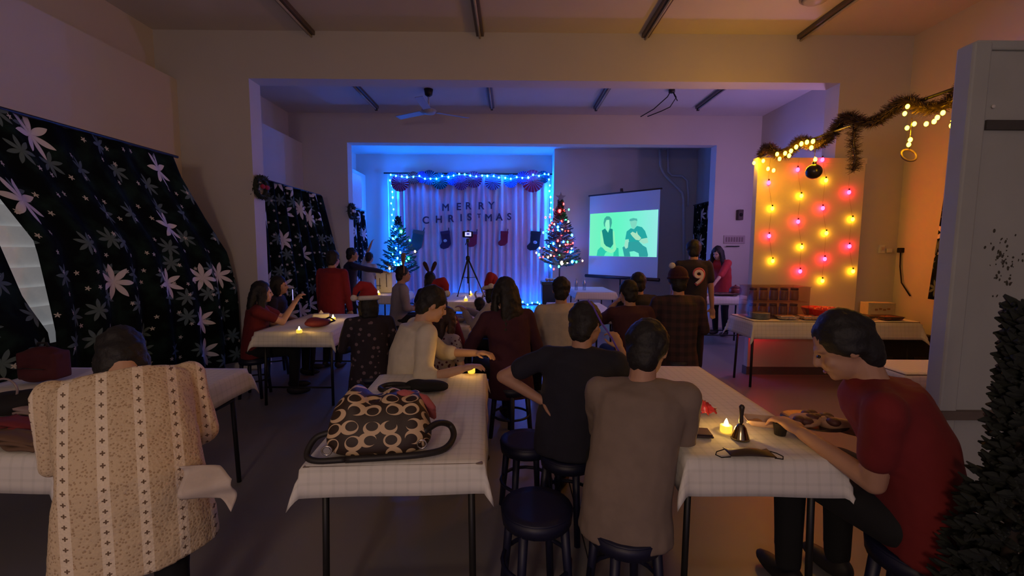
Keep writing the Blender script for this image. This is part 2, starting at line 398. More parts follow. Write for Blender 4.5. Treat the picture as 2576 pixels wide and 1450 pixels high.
MB().lathe([(.15, 0), (.15, -.02), (.14, -.03)], 24).build('base', mat('fitting_grey', (.22, .2, .2), .5), dm)
MB().lathe([(.13, -.03), (.10, -.06), (.05, -.08), (.001, -.085)], 24).build('dome', mat('dome_white', (.4, .38, .38), .4), dm)

# ------------------------------------------------------------------ windows and curtains
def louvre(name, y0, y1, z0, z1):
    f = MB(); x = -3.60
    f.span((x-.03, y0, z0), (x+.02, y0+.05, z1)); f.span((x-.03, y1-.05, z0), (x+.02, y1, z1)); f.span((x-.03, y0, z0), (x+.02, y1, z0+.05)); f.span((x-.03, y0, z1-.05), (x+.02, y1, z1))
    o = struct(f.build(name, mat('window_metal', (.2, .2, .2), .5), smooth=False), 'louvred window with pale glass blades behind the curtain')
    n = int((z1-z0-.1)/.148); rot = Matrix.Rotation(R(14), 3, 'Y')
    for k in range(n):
        MB().box((x+.035, (y0+y1)/2, z0+.12+k*.148), (.006, y1-y0-.1, .165), rot).build('louvre_blade', mat('frosted_glass_glow', (.70, .72, .72), .25, emit=(.80, .82, .86), estr=.055), o, smooth=False)  # faint glow in the glass stands for light from outside
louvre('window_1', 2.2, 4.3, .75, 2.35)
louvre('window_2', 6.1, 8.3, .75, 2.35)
def drape(name, label, fn, wid, hei, uvo, rod=None, folds=60, grp='poinsettia print curtains'):
    c = thing(name, label, 'curtain', (0, 0, 0), 0, grp)
    MB().grid(fn, folds*3, 24, lambda s, t: (uvo[0]+s*wid, uvo[1]+(1-t)*hei)).build('curtain_cloth', CURTAIN, c, solid=.003)
    if rod: MB().tube(rod, .014, 8).build('curtain_rod', DARK, c)
    return c
def lerp(a, b, t): return a+(b-a)*t
def interp(t, ks):
    for (a, va), (b, vb) in zip(ks, ks[1:]):
        if t <= b: return lerp(va, vb, (t-a)/(b-a) if b > a else 0)
    return ks[-1][1]
ZT = 2.47
def c1(s, t):
    z = lerp(ZT, .12, t)
    ya = interp(t, [(0, 2.72), (.2, 2.93), (.38, 3.2), (.68, 3.28), (1, 3.22)])
    yb = interp(t, [(0, 4.58), (.08, 4.66), (.25, 4.95), (.42, 5.28), (.6, 5.42), (1, 5.46)])
    amp = .02+.03*t
    x = -3.47+amp*math.sin(s*40)+.05*math.sin(s*7+t*3)*t + .16*max(0, s-.7)*t
    return (x, lerp(ya, yb, s), z)
drape('printed_curtain', 'dark poinsettia curtain of the front bay, panel spreading to the pier', c1, 2.4, 2.35, (0, 0), [(-3.47, .5, ZT+.01), (-3.47, 4.66, ZT+.01)], 40)
def c1b(s, t):
    z = lerp(ZT, .12, t)
    yb = interp(t, [(0, 2.70), (.2, 2.88), (.32, 2.95), (.55, 3.11), (.68, 3.27), (1, 3.2)])
    x = -3.45+.025*math.sin(s*36)
    return (x, lerp(.6, yb, s), z)
drape('printed_curtain', 'dark poinsettia curtain panel cut by the picture edge, nearer side of the louvre gap', c1b, 2.5, 2.35, (4.1, 0.6), None, 40)
def c2(s, t):
    z = lerp(ZT+.02, .15, t); yb = interp(t, [(0, 8.05), (.3, 8.3), (.6, 8.55), (1, 8.6)])
    x = -3.47+.05*math.sin(s*52)+interp(t, [(0, 0), (1, .2)])*s
    return (x, lerp(5.8, yb, s), z)
drape('printed_curtain', 'dark poinsettia curtain of the middle bay, beside the wreath', c2, 3.4, 2.35, (7.3, 1.3), [(-3.47, 5.76, ZT+.03), (-3.47, 8.1, ZT+.03)], 50)
def c3(s, t):
    z = lerp(2.40, .2, t); x = -3.46+.04*math.sin(s*30)+.10*t*s
    return (x, lerp(9.0, 10.5+.3*t, s), z)
drape('printed_curtain', 'narrow dark poinsettia curtain of the rear bay under the white box', c3, 2.2, 2.3, (2.3, 4.1), [(-3.46, 8.95, 2.42), (-3.46, 10.5, 2.42)], 30)
def c5(s, t):
    return (4.42+.03*math.sin(s*34), lerp(9.0, 10.7, s), lerp(2.62, .3, t))
drape('printed_curtain', 'dark poinsettia curtain of the rear bay, right of the pipes', c5, 2.2, 2.3, (5.3, 2.2), [(4.42, 8.95, 2.63), (4.42, 10.7, 2.63)], 30)
def c4(s, t):
    return (4.72+.02*math.sin(s*24), lerp(3.2, 4.78+.10*t, s), lerp(2.5, 1.02, t))
drape('printed_curtain', 'dark poinsettia curtain half hidden behind the stained board', c4, 1.9, 1.5, (1.0, 6.1), [(4.72, 3.2, 2.52), (4.72, 4.8, 2.52)], 24)

def wreath(u, v, X, rad, label):
    c = P(u, v, X=X); t = thing('wreath', label, 'wreath', c, 0, 'small wreaths on the piers')
    rng = random.Random(u); m = MB()
    for k in range(260):
        a = rng.uniform(0, 2*math.pi); q = Vector((rng.gauss(0, .02), rad*math.cos(a), rad*math.sin(a)))
        d = Vector((rng.gauss(.6, .5), math.cos(a+rng.gauss(0, 1.2)), math.sin(a+rng.gauss(0, 1.2)))).normalized()
        m.cap(q, q+d*.045, .007, .003, 4)
    m.tube([(0, rad*math.cos(a), rad*math.sin(a)) for a in [2*math.pi*i/24 for i in range(24)]], .03, 8, True)
    m.build('leaf_ring', mat('wreath_green', (.02, .03, .02), .8), t)
    b = MB()
    for sgn in (-1, 1): b.ell((.05, sgn*.05, -rad*.2+.03), (.02, .05, .03))
    b.ell((.06, 0, -rad*.2+.03), (.02, .02, .02)); b.build('bow', HATRED if u < 700 else FUR, t)
wreath(657, 472, -3.15, .12, 'small wreath with a red bow on the front pier')
wreath(884, 532, -3.15, .13, 'small dark wreath on the rear pier by the white box')

# signs and fittings on the right rear pier
sg = P(1847, 603, Y=D2-.01); o = thing('wall_plaque', 'faint grey strip plaque on the right pier behind the woman in red', 'sign', sg)
MB().box((0, 0, 0), (.42, .02, .16)).build('plate', mat('plaque', (.40, .33, .33), .6), o, smooth=False, bevel=.004)
for k in range(7): MB().box((-.16+.052*k, -.012, .0), (.03, .006, .09)).build('stroke', mat('plaque_mark', (.20, .14, .15), .7), o, smooth=False)
sg = P(1861, 541, Y=D2-.05); o = thing('wall_speaker', 'small dark box on the pier beside the fairy light board', 'speaker', sg)
MB().box((0, 0, 0), (.10, .10, .20)).build('cabinet', mat('speaker_dark', (.05, .03, .03), .6), o, smooth=False, bevel=.01)
MB().lathe([(.035, 0), (.03, .008), (.01, .004)], 12, (0, -.05, .0), Matrix.Rotation(R(90), 3, 'X')).build('cone', BLACK, o)
sg = P(1842, 620, Y=D2-.03); o = thing('coat_rail', 'thin dark rail on the pier above the woman in red', 'rail', sg)
MB().tube([(-.13, -.02, 0), (.13, -.02, 0)], .01, 6).build('bar', DARK, o)
for x in (-.1, .1): MB().tube([(x, -.02, 0), (x, .03, 0)], .008, 6).build('bracket', DARK, o)

# ------------------------------------------------------------------ board with fairy lights, stained board, garland
YP = 5.36
bd = struct(MB().span((2.97, YP, 0), (4.27, YP+.09, 2.64)).build('wall_board', PANEL, smooth=False, bevel=.006), 'freestanding pale board hung with red and yellow fairy lights')
MB().span((2.96, YP-.004, 2.60), (4.28, YP+.094, 2.665)).build('top_rail', PANEL, bd, smooth=False)
MB().span((2.96, YP-.006, 0), (4.28, YP+.096, .10)).build('skirting', mat('skirt_dark', (.12, .08, .07), .7), bd, smooth=False)

bulb_me = {}
def bulb(parent, loc, r, m, name='bulb'):
    key = (round(r, 4), m.name)
    if key not in bulb_me:
        b = MB().ell((0, 0, 0), (r, r, r*1.35), seg=8, rings=6); o = b.build(name, m, parent); bulb_me[key] = o.data
    else:
        o = bpy.data.objects.new(name, bulb_me[key]); COL.objects.link(o); o.parent = parent
    o.location = loc; return o
E_BLUE = emitter('led_blue', (0.003, 0.115, 1.0), BULB_BLUE)
E_CYAN = emitter('led_cyan', (0.004, 0.34, 1.0), BULB_BLUE)
E_WARM = emitter('led_warm', (1.0, 0.46, 0.0035), BULB_WARM)
E_BOARD = emitter('led_amber', (1.0, 0.45, 0.008), BULB_WARM*.25)
E_RED = emitter('led_red', (1.0, 0.005, 0.035), BULB_RED)
E_GREEN = emitter('led_green', (0.02, 1.0, 0.25), BULB_TREE*.6)
E_TRED = emitter('led_tree_red', (1.0, 0.012, 0.012), BULB_TREE)
E_TWARM = emitter('led_tree_warm', (1.0, 0.55, 0.30), BULB_TREE*.7)
cols = [(1938, [(460, 'r'), (525, 'y'), (594, 'r'), (657, 'y')]), (2011, [(427, 'r'), (493, 'y'), (558, 'r'), (622, 'y'), (683, 'r')]),
        (2073, [(402, 'r'), (454, 'y'), (524, 'r'), (587, 'y'), (652, 'r'), (707, 'y')]), (2140, [(484, 'r'), (552, 'y'), (620, 'r'), (683, 'y')])]
nm = ['leftmost', 'second', 'third', 'last']
for k, (u, bs) in enumerate(cols):
    top = P(u, 398, Y=YP-.03); t = thing('fairy_light_strand', 'red and yellow fairy light strand on the pale board, %s from its free edge' % ('first' if k == 0 else nm[k]), 'string light', top, 0, 'fairy light strands on the board')
    pts = [Vector((0, 0, 0))]
    for i, (v, c) in enumerate(bs):
        q = P(u+(-4, 5, -3, 6, 2)[i % 5], v, Y=YP-.03)-top; pts.append(q+Vector((0, .012, .03)))
        bulb(t, q, .019, E_RED if c == 'r' else E_BOARD)
        MB().tube([q+Vector((0, 0, .022)), q+Vector((0, 0, .045))], .009, 6).build('socket', BLACK, t)
    MB().tube(pts, .0014, 5).build('wire', mat('strand_wire', (.30, .22, .14), .5), t)

# garland rod toward the stained board
ga = Vector((2.99, YP+.02, 2.66)); gb = Vector((3.03, 2.2, 2.66))
gr = thing('tinsel_garland', 'dark tinsel garland with warm bulbs wound on a rod between the two boards', 'garland', ga)
MB().tube([(0, 0, 0), gb-ga], .012, 8).build('rod', DARK, gr)
def along(t, dz=0, dx=0): return (gb-ga)*t+Vector((dx, 0, dz))
rng = random.Random(3); tin = MB()
path = [along(t, .0+.06*math.sin(t*34)+.035*math.sin(t*15+1), .02*math.cos(t*34)) for t in [i/120 for i in range(121)]]
def tinsel(m, path, rad, per, rng, wid=.0025):
    for a, b in zip(path, path[1:]):
        for k in range(per):
            p = a.lerp(b, rng.random()); d = Vector((rng.gauss(0, 1), rng.gauss(0, 1), rng.gauss(0, 1))).normalized()
            s = d.orthogonal().normalized()*wid; e = p+d*rad*rng.uniform(.6, 1.1)
            m.add([p-s, p+s, e+s*.5, e-s*.5], [(0, 1, 2, 3)])
MB().tube(path, .026, 6).build('garland_core', TINSEL, gr)
tinsel(tin, path, .075, 150, rng, .0045); tin.build('tinsel', TINSEL, gr)['kind'] = 'stuff'
tail = [P(2150, 320, Y=3.9)-ga+Vector((0, 0, 0)), P(2146, 360, Y=3.9)-ga, P(2152, 400, Y=3.9)-ga, P(2148, 430, Y=3.9)-ga]
tm = MB(); tinsel(tm, tail, .07, 260, rng, .003); tm.tube(tail, .012, 6); tm.build('tinsel_tail', TINSEL, gr)['kind'] = 'stuff'
for u, v in ((1897, 410), (1920, 405), (1932, 425), (1946, 429), (1961, 400), (1975, 386), (1990, 380), (2003, 370), (2016, 362), (2030, 358), (2041, 372), (2045, 356), (1955, 388), (1985, 392)):
    # real points on the rod side: depth from where the rod runs
    Y = 3.02*FPX/(u-1282); bulb(gr, P(u, v, Y=Y-.06)-ga, .017, E_WARM)
for u, v in ((2283, 268), (2276, 286), (2282, 322), (2290, 352), (2286, 364), (2330, 312), (2358, 296), (2372, 284), (2350, 306), (2398, 304), (2394, 316), (2300, 312)):
    Y = 3.02*FPX/(u-1282); bulb(gr, P(u, v, Y=Y-.05)-ga, .0125, E_WARM)
q = P(2047, 432, Y=4.2); oo = thing('bauble', 'dark round bauble hanging from the garland over the fairy light board', 'bauble', q)
MB().ell((0, 0, 0), (.07, .07, .07), seg=20, rings=12).build('ball', mat('bauble_dark', (.02, .015, .015), .25), oo)
MB().lathe([(.018, .065), (.018, .09), (.012, .095)], 10).build('cap', GOLD, oo); bulb(oo, (0, -.01, .11), .015, E_WARM)
MB().tube([(0, 0, .09), (0, 0, .26)], .003, 5).build('hook', GOLD, oo)
q = P(2286, 391, Y=3.3); oo = thing('ring_ornament', 'thin ring ornament hanging under the bright end of the garland', 'ornament', q)
MB().tube([(.055*math.cos(a), .02*math.sin(a), .045*math.sin(a)) for a in [2*math.pi*i/20 for i in range(20)]], .008, 6, True).build('ring', mat('ring_brown', (.10, .06, .05), .5), oo)
MB().tube([(0, 0, .045), (0, 0, .27)], .003, 5).build('hook', GOLD, oo)

# stained board nearer the camera
SB = 2.42
sx = P(2418, 400, Y=SB).x
sb = struct(MB().span((sx+.10, SB, 0), (4.2, SB+.07, 2.62)).build('wall_board_near', BOARD2, smooth=False, bevel=.01), 'tall grey stained board with a dark slot')
MB().span((sx, SB-.015, 0), (sx+.10, SB+.085, 2.66)).build('edge_post', BOARD2, sb, smooth=False, bevel=.012)
MB().span((sx+.02, SB-.01, 2.62), (4.2, SB+.08, 2.67)).build('top_rail', BOARD2, sb, smooth=False, bevel=.01)
MB().span((sx+.10, SB-.02, 2.205), (4.2, SB+.001, 2.255)).build('dark_slat', mat('slat_dark', (.06, .055, .05), .7), sb, smooth=False)
MB().span((sx+.0, SB-.03, .60), (4.2, SB+.001, .65)).build('low_rail', mat('slat_brown', (.14, .11, .09), .7), sb, smooth=False)
rng = random.Random(5)
dm_ = MB()
for k in range(60):
    q = P(2522+rng.gauss(0, 20), 662+rng.gauss(0, 32), Y=SB-.001); r = rng.uniform(.002, .008); dm_.ell(q, (r, .0012, r*rng.uniform(.8, 2.2)), Matrix.Rotation(rng.uniform(-.6, .6), 3, 'Y'), 7, 4)
dm_.build('stain', mat('stain', (.06, .055, .04), .9), sb)
for u, v in ((2462, 263), (2500, 268)):
    q = P(u, v, Y=SB-.01); MB().ell(q, (.012, .004, .010), seg=10, rings=6).build('hook_plate', WHITE, sb)

# socket, switch and cable on the front pier's right face
q = P(2226, 629, Y=D1-.012); o = thing('switch_plate', 'pale double switch plate on the pier between board and curtain', 'switch', q)
MB().box((-.04, 0, .01), (.07, .02, .10)).build('plate', WHITE, o, smooth=False, bevel=.004); MB().box((.05, -.005, -.01), (.06, .03, .05)).build('plug', WHITE, o, smooth=False, bevel=.004)
MB().box((-.04, -.014, .015), (.03, .012, .04)).build('rocker', mat('rocker', (.5, .4, .35), .5), o, smooth=False)
q = P(2266, 630, X=XWR-.02); o = thing('wall_plug', 'black plug with cable trailing down the right wall', 'plug', q)
MB().box((0, 0, 0), (.05, .06, .06)).build('plug_body', BLACK, o, smooth=False, bevel=.008)
MB().tube([(0, 0, -.03), (-.01, -.02, -.2), (-.01, -.06, -.4), (0, -.18, -.55)], .008, 6).build('cable', BLACK, o)

# unseen lamp added behind the board to light the middle bay lavender
pl = thing('lavender_fill_light', 'small added lavender fill light on the wall behind the fairy light board', 'lamp', (4.55, 6.4, 2.1))
MB().span((.0, -.05, -.05), (.30, .05, .05)).build('bracket', DARK, pl, smooth=False, bevel=.005)
MB().lathe([(.05, -.10), (.06, -.06), (.06, .0), (.045, .02)], 16).build('base', BLACK, pl)
MB().ell((0, 0, .07), (.07, .07, .07), seg=20, rings=12).build('dome', emitter('fill_light_dome', (.68, .36, .90), 110), pl)

# ------------------------------------------------------------------ stage backdrop
YC = 12.15
bp0 = P(990, 760, Y=YC)
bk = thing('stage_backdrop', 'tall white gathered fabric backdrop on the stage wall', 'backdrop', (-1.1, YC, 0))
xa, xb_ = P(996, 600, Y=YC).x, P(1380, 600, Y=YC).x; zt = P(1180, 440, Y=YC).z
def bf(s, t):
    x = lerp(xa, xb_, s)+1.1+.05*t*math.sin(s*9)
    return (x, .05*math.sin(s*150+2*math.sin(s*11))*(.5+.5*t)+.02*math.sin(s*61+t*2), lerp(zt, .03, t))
MB().grid(bf, 260, 10).build('fabric', mat('backdrop_sheer', (.62, .46, .56), .75, var=.08, scale=12), bk)  # white fabric tinted pink, its purple lighting put into the colour
MB().tube([(xa+1.05-.25, .0, zt+.03), (xb_+1.1+.1, 0, zt+.03)], .02, 8).build('cross_rail', DARK, bk)
for x in (xa+1.1-.2, xb_+1.1+.05): MB().tube([(x, 0.02, 0), (x, .02, zt+.04)], .022, 8).build('upright', WHITE, bk)

def led_string(name, label, pts, E2, rr=.0195, every=1, wirem=WHITE):
    o0 = Vector(pts[0]); t = thing(name, label, 'string light', o0, 0, 'blue led strings round the stage')
    q = [Vector(p)-o0 for p in pts]
    MB().tube([p+Vector((0, .02, .02*math.sin(i*2))) for i, p in enumerate(q)], .004, 5).build('wire', wirem, t)
    for i, p in enumerate(q): bulb(t, p, rr*(1.25 if i % 7 == 3 else 1), E_CYAN if i % 6 == 2 else E_BLUE)
    return t
topb = [(983, 440), (996, 443), (1011, 444), (1024, 446), (1040, 445), (1055, 443), (1069, 450), (1083, 450), (1098, 450), (1112, 443), (1128, 446), (1141, 442), (1155, 438), (1169, 439), (1183, 442), (1198, 444), (1213, 442), (1226, 443), (1242, 443), (1255, 447), (1271, 448), (1285, 450), (1300, 446), (1314, 448), (1329, 447), (1341, 440), (1356, 443), (1370, 438), (1380, 439)]
led_string('led_string', 'blue led string draped along the top of the stage backdrop', [P(u, v, Y=YC-.20) for u, v in topb], 0)
lf = [(981, 454), (986, 467), (987, 483), (988, 497), (984, 512), (990, 527), (986, 541), (989, 555), (986, 570), (990, 585), (992, 600), (989, 616), (994, 632), (990, 650), (994, 668), (991, 690)]
led_string('led_string', 'blue led string hanging down the left edge of the stage backdrop', [P(u, v, Y=YC-.06) for u, v in lf], 0)
rt = [(1381, 452), (1383, 467), (1382, 481), (1385, 496), (1386, 510), (1385, 524), (1384, 540), (1386, 556), (1384, 574), (1385, 592), (1384, 612), (1386, 632), (1384, 652), (1386, 672)]
led_string('led_string', 'blue led string hanging down the right edge of the stage backdrop', [P(u, v, Y=YC-.14) for u, v in rt], 0)
bt = [(1140, 772), (1152, 768), (1170, 770), (1188, 772), (1300, 768), (1315, 764), (1327, 764), (1339, 760), (1352, 762), (1358, 750)]
led_string('led_string', 'blue led string lying along the foot of the stage backdrop', [Vector((P(u, v, Y=11.75).x, 11.75+.08*math.sin(i*3), .06+.03*(i % 3))) for i, (u, v) in enumerate(bt)], 0)

# paper fans and pompoms along the top
fans = [(1006, 460, .24, (.28, .02, .06), 'red'), (1040, 448, .17, (.22, .03, .02), 'rust'), (1062, 446, .16, (.06, .05, .30), 'violet'), (1080, 447, .20, (.04, .05, .10), 'slate'), (1107, 456, .22, (.01, .06, .09), 'dark teal'), (1138, 450, .18, (.03, .10, .5), 'bright blue'),
        (1160, 460, .20, (.22, .04, .14), 'plum'), (1192, 452, .22, (.20, .02, .07), 'wine red'), (1240, 458, .22, (.14, .10, .26), 'mauve'), (1285, 456, .18, (.05, .14, .6), 'cornflower blue'), (1316, 448, .18, (.10, .05, .22), 'purple'), (1340, 456, .30, (.36, .015, .05), 'scarlet'), (1366, 446, .17, (.01, .03, .06), 'near black')]
for u, v, r, c, nmx in fans:
    q = P(u, v, Y=YC-.10); t = thing('paper_fan', '%s pleated paper fan along the top of the backdrop' % nmx, 'paper fan', q, 0, 'paper fans on the backdrop')
    m = MB(); n = 40; vs = [(0, -.03, 0)]
    for i in range(n): a = 2*math.pi*i/n; vs.append((r*math.cos(a), -.025 if i % 2 else .015, r*math.sin(a)))
    m.add(vs, [(0, 1+i, 1+(i+1) % n) for i in range(n)]); m.build('pleats', mat('paper_'+nmx, c, .8), t, smooth=False, solid=.002)
    MB().ell((0, -.035, 0), (.035, .012, .035), seg=12, rings=6).build('centre', mat('paper_c_'+nmx, tuple(x*.6 for x in c), .7), t)

# letters
def glyph(ch, size, m, loc, name, parent=None, rx=R(90), ext=.006):
    cu = bpy.data.curves.new('g', 'FONT'); cu.body = ch; cu.size = size; cu.extrude = ext; cu.align_x = 'CENTER'; cu.align_y = 'CENTER'; cu.bevel_depth = size*.022; cu.bevel_resolution = 0
    o = bpy.data.objects.new('g', cu); COL.objects.link(o)
    bpy.context.view_layer.update(); me = bpy.data.meshes.new_from_object(o.evaluated_get(bpy.context.evaluated_depsgraph_get()))
    bpy.data.objects.remove(o); me.materials.clear(); me.materials.append(m)
    o = bpy.data.objects.new(name, me); COL.objects.link(o); o.parent = parent; o.location = loc; o.rotation_euler = (rx, 0, 0); return o
LET = mat('letter_card', (.045, .02, .06), .7)
ln1 = [('M', 1121, 523, 1), ('E', 1154, 521, 1), ('R', 1178, 519, 1), ('R', 1210, 519, 1), ('Y', 1236, 518, 1)]
ln2 = [('C', 1071, 555, 1), ('H', 1104, 553, 1), ('R', 1134, 551, 1), ('I', 1160, 549, 1), ('S', 1181, 547, 1), ('T', 1205, 544, .6), ('M', 1229, 549, 1), ('A', 1256, 547, 1), ('S', 1281, 546, .95)]
ordn = {('R', 2): 'first letter R', ('R', 3): 'second letter R'}
for wd, ln in (('MERRY', ln1), ('CHRISTMAS', ln2)):
    for i, (ch, u, v, s) in enumerate(ln):
        q = P(u, v, Y=YC-.058); nmz = 'letter '+ch
        if wd == 'MERRY' and ch == 'R': nmz = 'first letter R' if i == 2 else 'second letter R'
        if wd == 'CHRISTMAS' and ch == 'S': nmz = 'first letter S' if i == 4 else 'last letter S'
        tag(glyph(ch, .27*s, LET, q, 'paper_letter'), 'dark card %s of the word %s pinned to the backdrop' % (nmz, wd), 'letter', 'card letters on the backdrop')

# stockings
ST = [(-.25, .95), (.3, .9), (.28, .45), (.25, .28), (.42, .05), (.38, -.12), (.2, -.2), (-.12, -.12), (-.3, .12)]
def stocking(u, v, col, cuff, hgt, flip, label, tilt=0):
    q = P(u, v, Y=YC-.095); t = thing('stocking', label, 'stocking', q, 0, 'stockings on the backdrop'); t.rotation_euler = (0, R(tilt), 0)
    s = hgt/1.15; f = -1 if flip else 1
    MB().prism([(x*s*f, (y-.4)*s) for x, y in (ST if f > 0 else ST[::-1])], (0, 0, 0), (1, 0, 0), (0, 0, 1), (0, 1, 0), .04).build('sock', mat('sock_'+label[:9], col, .9), t, bevel=.012, smooth=False)
    a = [(-.27, .97), (.32, .92), (.31, .72), (-.28, .76)]
    MB().prism([(x*s*f, (y-.4)*s) for x, y in (a if f > 0 else a[::-1])], (0, 0, 0), (1, 0, 0), (0, 0, 1), (0, 1, 0), .055).build('cuff', mat('cuff_'+label[:9], cuff, .95), t, bevel=.012, smooth=False)
    MB().tube([(-.22*s*f, 0, .55*s), (-.24*s*f, 0, .72*s), (-.2*s*f, 0, .74*s), (-.2*s*f, 0, .56*s)], .006, 5).build('loop', BLACK, t)
stocking(1049, 606, (.02, .10, .13), (.10, .12, .14), .62, True, 'teal stocking with a pale band beside the plain tree', 14)
stocking(1122, 603, (.03, .012, .06), (.05, .02, .08), .50, True, 'dark purple stocking with a small pale print', -4)
stocking(1190, 602, (.22, .012, .05), (.14, .06, .14), .44, True, 'red stocking with greyish cuff behind the camera tripod', 6)
stocking(1268, 600, (.20, .01, .035), (.19, .012, .04), .42, True, 'plain deep red stocking alone on the right of the tripod', 6)
stocking(1346, 606, (.012, .02, .03), (.014, .02, .03), .55, True, 'near black stocking with pale spot beside the star tree', 8)
for (u, v, r) in ((1120, 606, .05), (1346, 610, .055)):
    q = P(u, v, Y=YC-.15)
    par = [o for o in bpy.data.objects if o.get('category') == 'stocking' and (Vector(o.location)-q).length < .3][0]
    MB().ell(par.matrix_basis.inverted() @ q, (r, .01, r*.8), seg=10, rings=6).build('print', mat('print_pale', (.45, .42, .5), .8), par)

# ------------------------------------------------------------------ projector screen
A = P(1482, 594, Y=11.2); Bq = P(1657, 593, Y=9.8)
ex = Vector((Bq.x-A.x, Bq.y-A.y, 0)); WS = ex.length; ex.normalize(); ez = Vector((0, 0, 1)); en = ex.cross(ez)     # en points to the audience
zt_ = P(1482, 493, Y=11.2).z; zb_ = P(1482, 694, Y=11.2).z; HS = zt_-zb_
sc = thing('projector_screen', 'portable projector screen showing two seated speakers in green light', 'projector screen', (A+Bq)/2*Vector((1, 1, 0)).length/Vector((1, 1, 0)).length if False else Vector(((A.x+Bq.x)/2, (A.y+Bq.y)/2, 0)))
def S(a, b, d=0): return ex*((a-.5)*WS)+ez*(zb_+b*HS)+en*d
def sheet(name, a0, b0, a1, b1, d0, d1, m):
    v = [S(a0, b0, d0), S(a1, b0, d0), S(a1, b1, d0), S(a0, b1, d0), S(a0, b0, d1), S(a1, b0, d1), S(a1, b1, d1), S(a0, b1, d1)]
    return MB().add(v, [(0, 1, 2, 3), (7, 6, 5, 4), (0, 4, 5, 1), (1, 5, 6, 2), (2, 6, 7, 3), (3, 7, 4, 0)]).build(name, m, sc, smooth=False)
sheet('screen_cloth', 0, 0, 1, 1, -.006, 0, mat('screen_spill_tint', (.46, .62, .66), .8, var=.02))  # white cloth coloured teal to stand for the projector's spill
MB().tube([S(-.02, 1.0), S(1.02, 1.0)], .018, 10).build('top_bar', DARK, sc)
MB().tube([S(-.04, 0, .01), S(1.03, 0, .01)], .04, 12).build('bottom_case', DARK, sc)
MB().box(S(.48, 1.03), (.06, .05, .07)).build('hook', DARK, sc, smooth=False)
MB().tube([S(.48, 1.03, -.05), S(.48, 1.03, -.05)*Vector((1, 1, 0))*1.0+Vector((0, 0, .1)) if False else Vector((S(.48, 0, -.05).x, S(.48, 0, -.05).y, .12))], .016, 8).build('stand_pole', DARK, sc)
for a in (0, 2.1, 4.2):
    b = Vector((S(.48, 0, -.05).x, S(.48, 0, -.05).y, .42)); MB().tube([b, b+Vector((.5*math.cos(a), .5*math.sin(a), -.40))], .012, 6).build('stand_leg', DARK, sc)
def pict(name):
    m, n, l, b = nt(name); n.remove(b); e = n.new('ShaderNodeEmission'); uv = n.new('ShaderNodeTexCoord').outputs['UV']
    sp = n.new('ShaderNodeSeparateXYZ'); l.new(uv, sp.inputs[0])
    rp = n.new('ShaderNodeValToRGB'); l.new(sp.outputs[0], rp.inputs[0]); rp.color_ramp.interpolation = 'B_SPLINE'
    el = rp.color_ramp.elements; el[0].color = (.22, .90, .58, 1); el[1].color = (.34, .82, .86, 1); x = el.new(.45); x.color = (.07, 1.0, .52, 1)
    l.new(rp.outputs[0], e.inputs[0]); e.inputs[1].default_value = SCREEN; l.new(e.outputs[0], n['Material Output'].inputs[0]); return m
pb0, pb1 = .252, .775
pg = MB(); pg.add([S(.01, pb0, .003), S(.985, pb0, .003), S(.985, pb1, .003), S(.01, pb1, .003)], [(0, 1, 2, 3)]); pg.uv = [(0, 0), (1, 0), (1, 1), (0, 1)]
pg.build('picture', pict('projected_picture'), sc, smooth=False)
def ptch(name, poly, col, d):
    pts = [S(.01+.975*(x-75)/1005, pb0+(pb1-pb0)*(1010-y)/645, d) for x, y in poly]
    a = sum(pts[i].cross(pts[(i+1) % len(pts)]).dot(en) for i in range(len(pts)))
    if a < 0: pts = pts[::-1]
    MB().add(pts, [tuple(range(len(pts)))]).build(name, emitter('pict_%g_%g_%g' % col, col, SCREEN), sc, smooth=False)
ptch('pictured_skirt', [(200, 1008), (215, 920), (260, 875), (330, 890), (370, 940), (340, 960), (320, 1008)], (.03, .60, .45), .006)
ptch('pictured_skirt', [(465, 1008), (470, 930), (500, 880), (540, 890), (550, 1008)], (.03, .62, .42), .006)
ptch('pictured_top', [(275, 625), (325, 595), (375, 660), (400, 595), (445, 610), (450, 700), (460, 830), (420, 885), (350, 860), (315, 820), (295, 720)], (.01, .26, .24), .007)
ptch('pictured_hair', [(300, 510), (310, 450), (345, 415), (390, 420), (425, 460), (432, 520), (415, 590), (400, 600), (390, 470), (345, 470), (325, 520), (325, 575), (310, 560)], (.05, .42, .34), .008)
ptch('pictured_face', [(325, 500), (345, 455), (390, 455), (418, 500), (412, 560), (390, 590), (375, 655), (350, 620), (345, 590), (328, 560)], (.30, .95, .62), .0075)
ptch('pictured_arm', [(250, 640), (278, 620), (300, 740), (320, 830), (430, 910), (460, 900), (455, 780), (450, 640), (470, 640), (485, 780), (510, 900), (480, 945), (430, 965), (340, 930), (260, 850)], (.28, .93, .52), .0065)
ptch('pictured_trousers', [(600, 880), (640, 850), (700, 790), (820, 780), (890, 850), (940, 880), (965, 980), (960, 1008), (845, 1008), (835, 960), (770, 930), (705, 940), (720, 1008), (630, 1008)], (.03, .36, .36), .006)
ptch('pictured_shirt', [(655, 650), (715, 605), (760, 620), (800, 575), (870, 595), (915, 650), (950, 745), (860, 760), (850, 790), (700, 800), (680, 760), (637, 765)], (.02, .40, .38), .007)
ptch('pictured_head', [(700, 520), (705, 480), (745, 465), (795, 478), (800, 530), (785, 590), (755, 620), (725, 595), (708, 550)], (.22, .72, .56), .0075)
ptch('pictured_hair', [(690, 500), (695, 475), (745, 462), (800, 475), (803, 510), (770, 495), (715, 505)], (.08, .48, .42), .008)
ptch('pictured_hand', [(710, 680), (740, 655), (790, 680), (800, 645), (815, 690), (865, 745), (840, 780), (790, 770), (740, 720)], (.40, .80, .55), .0085)
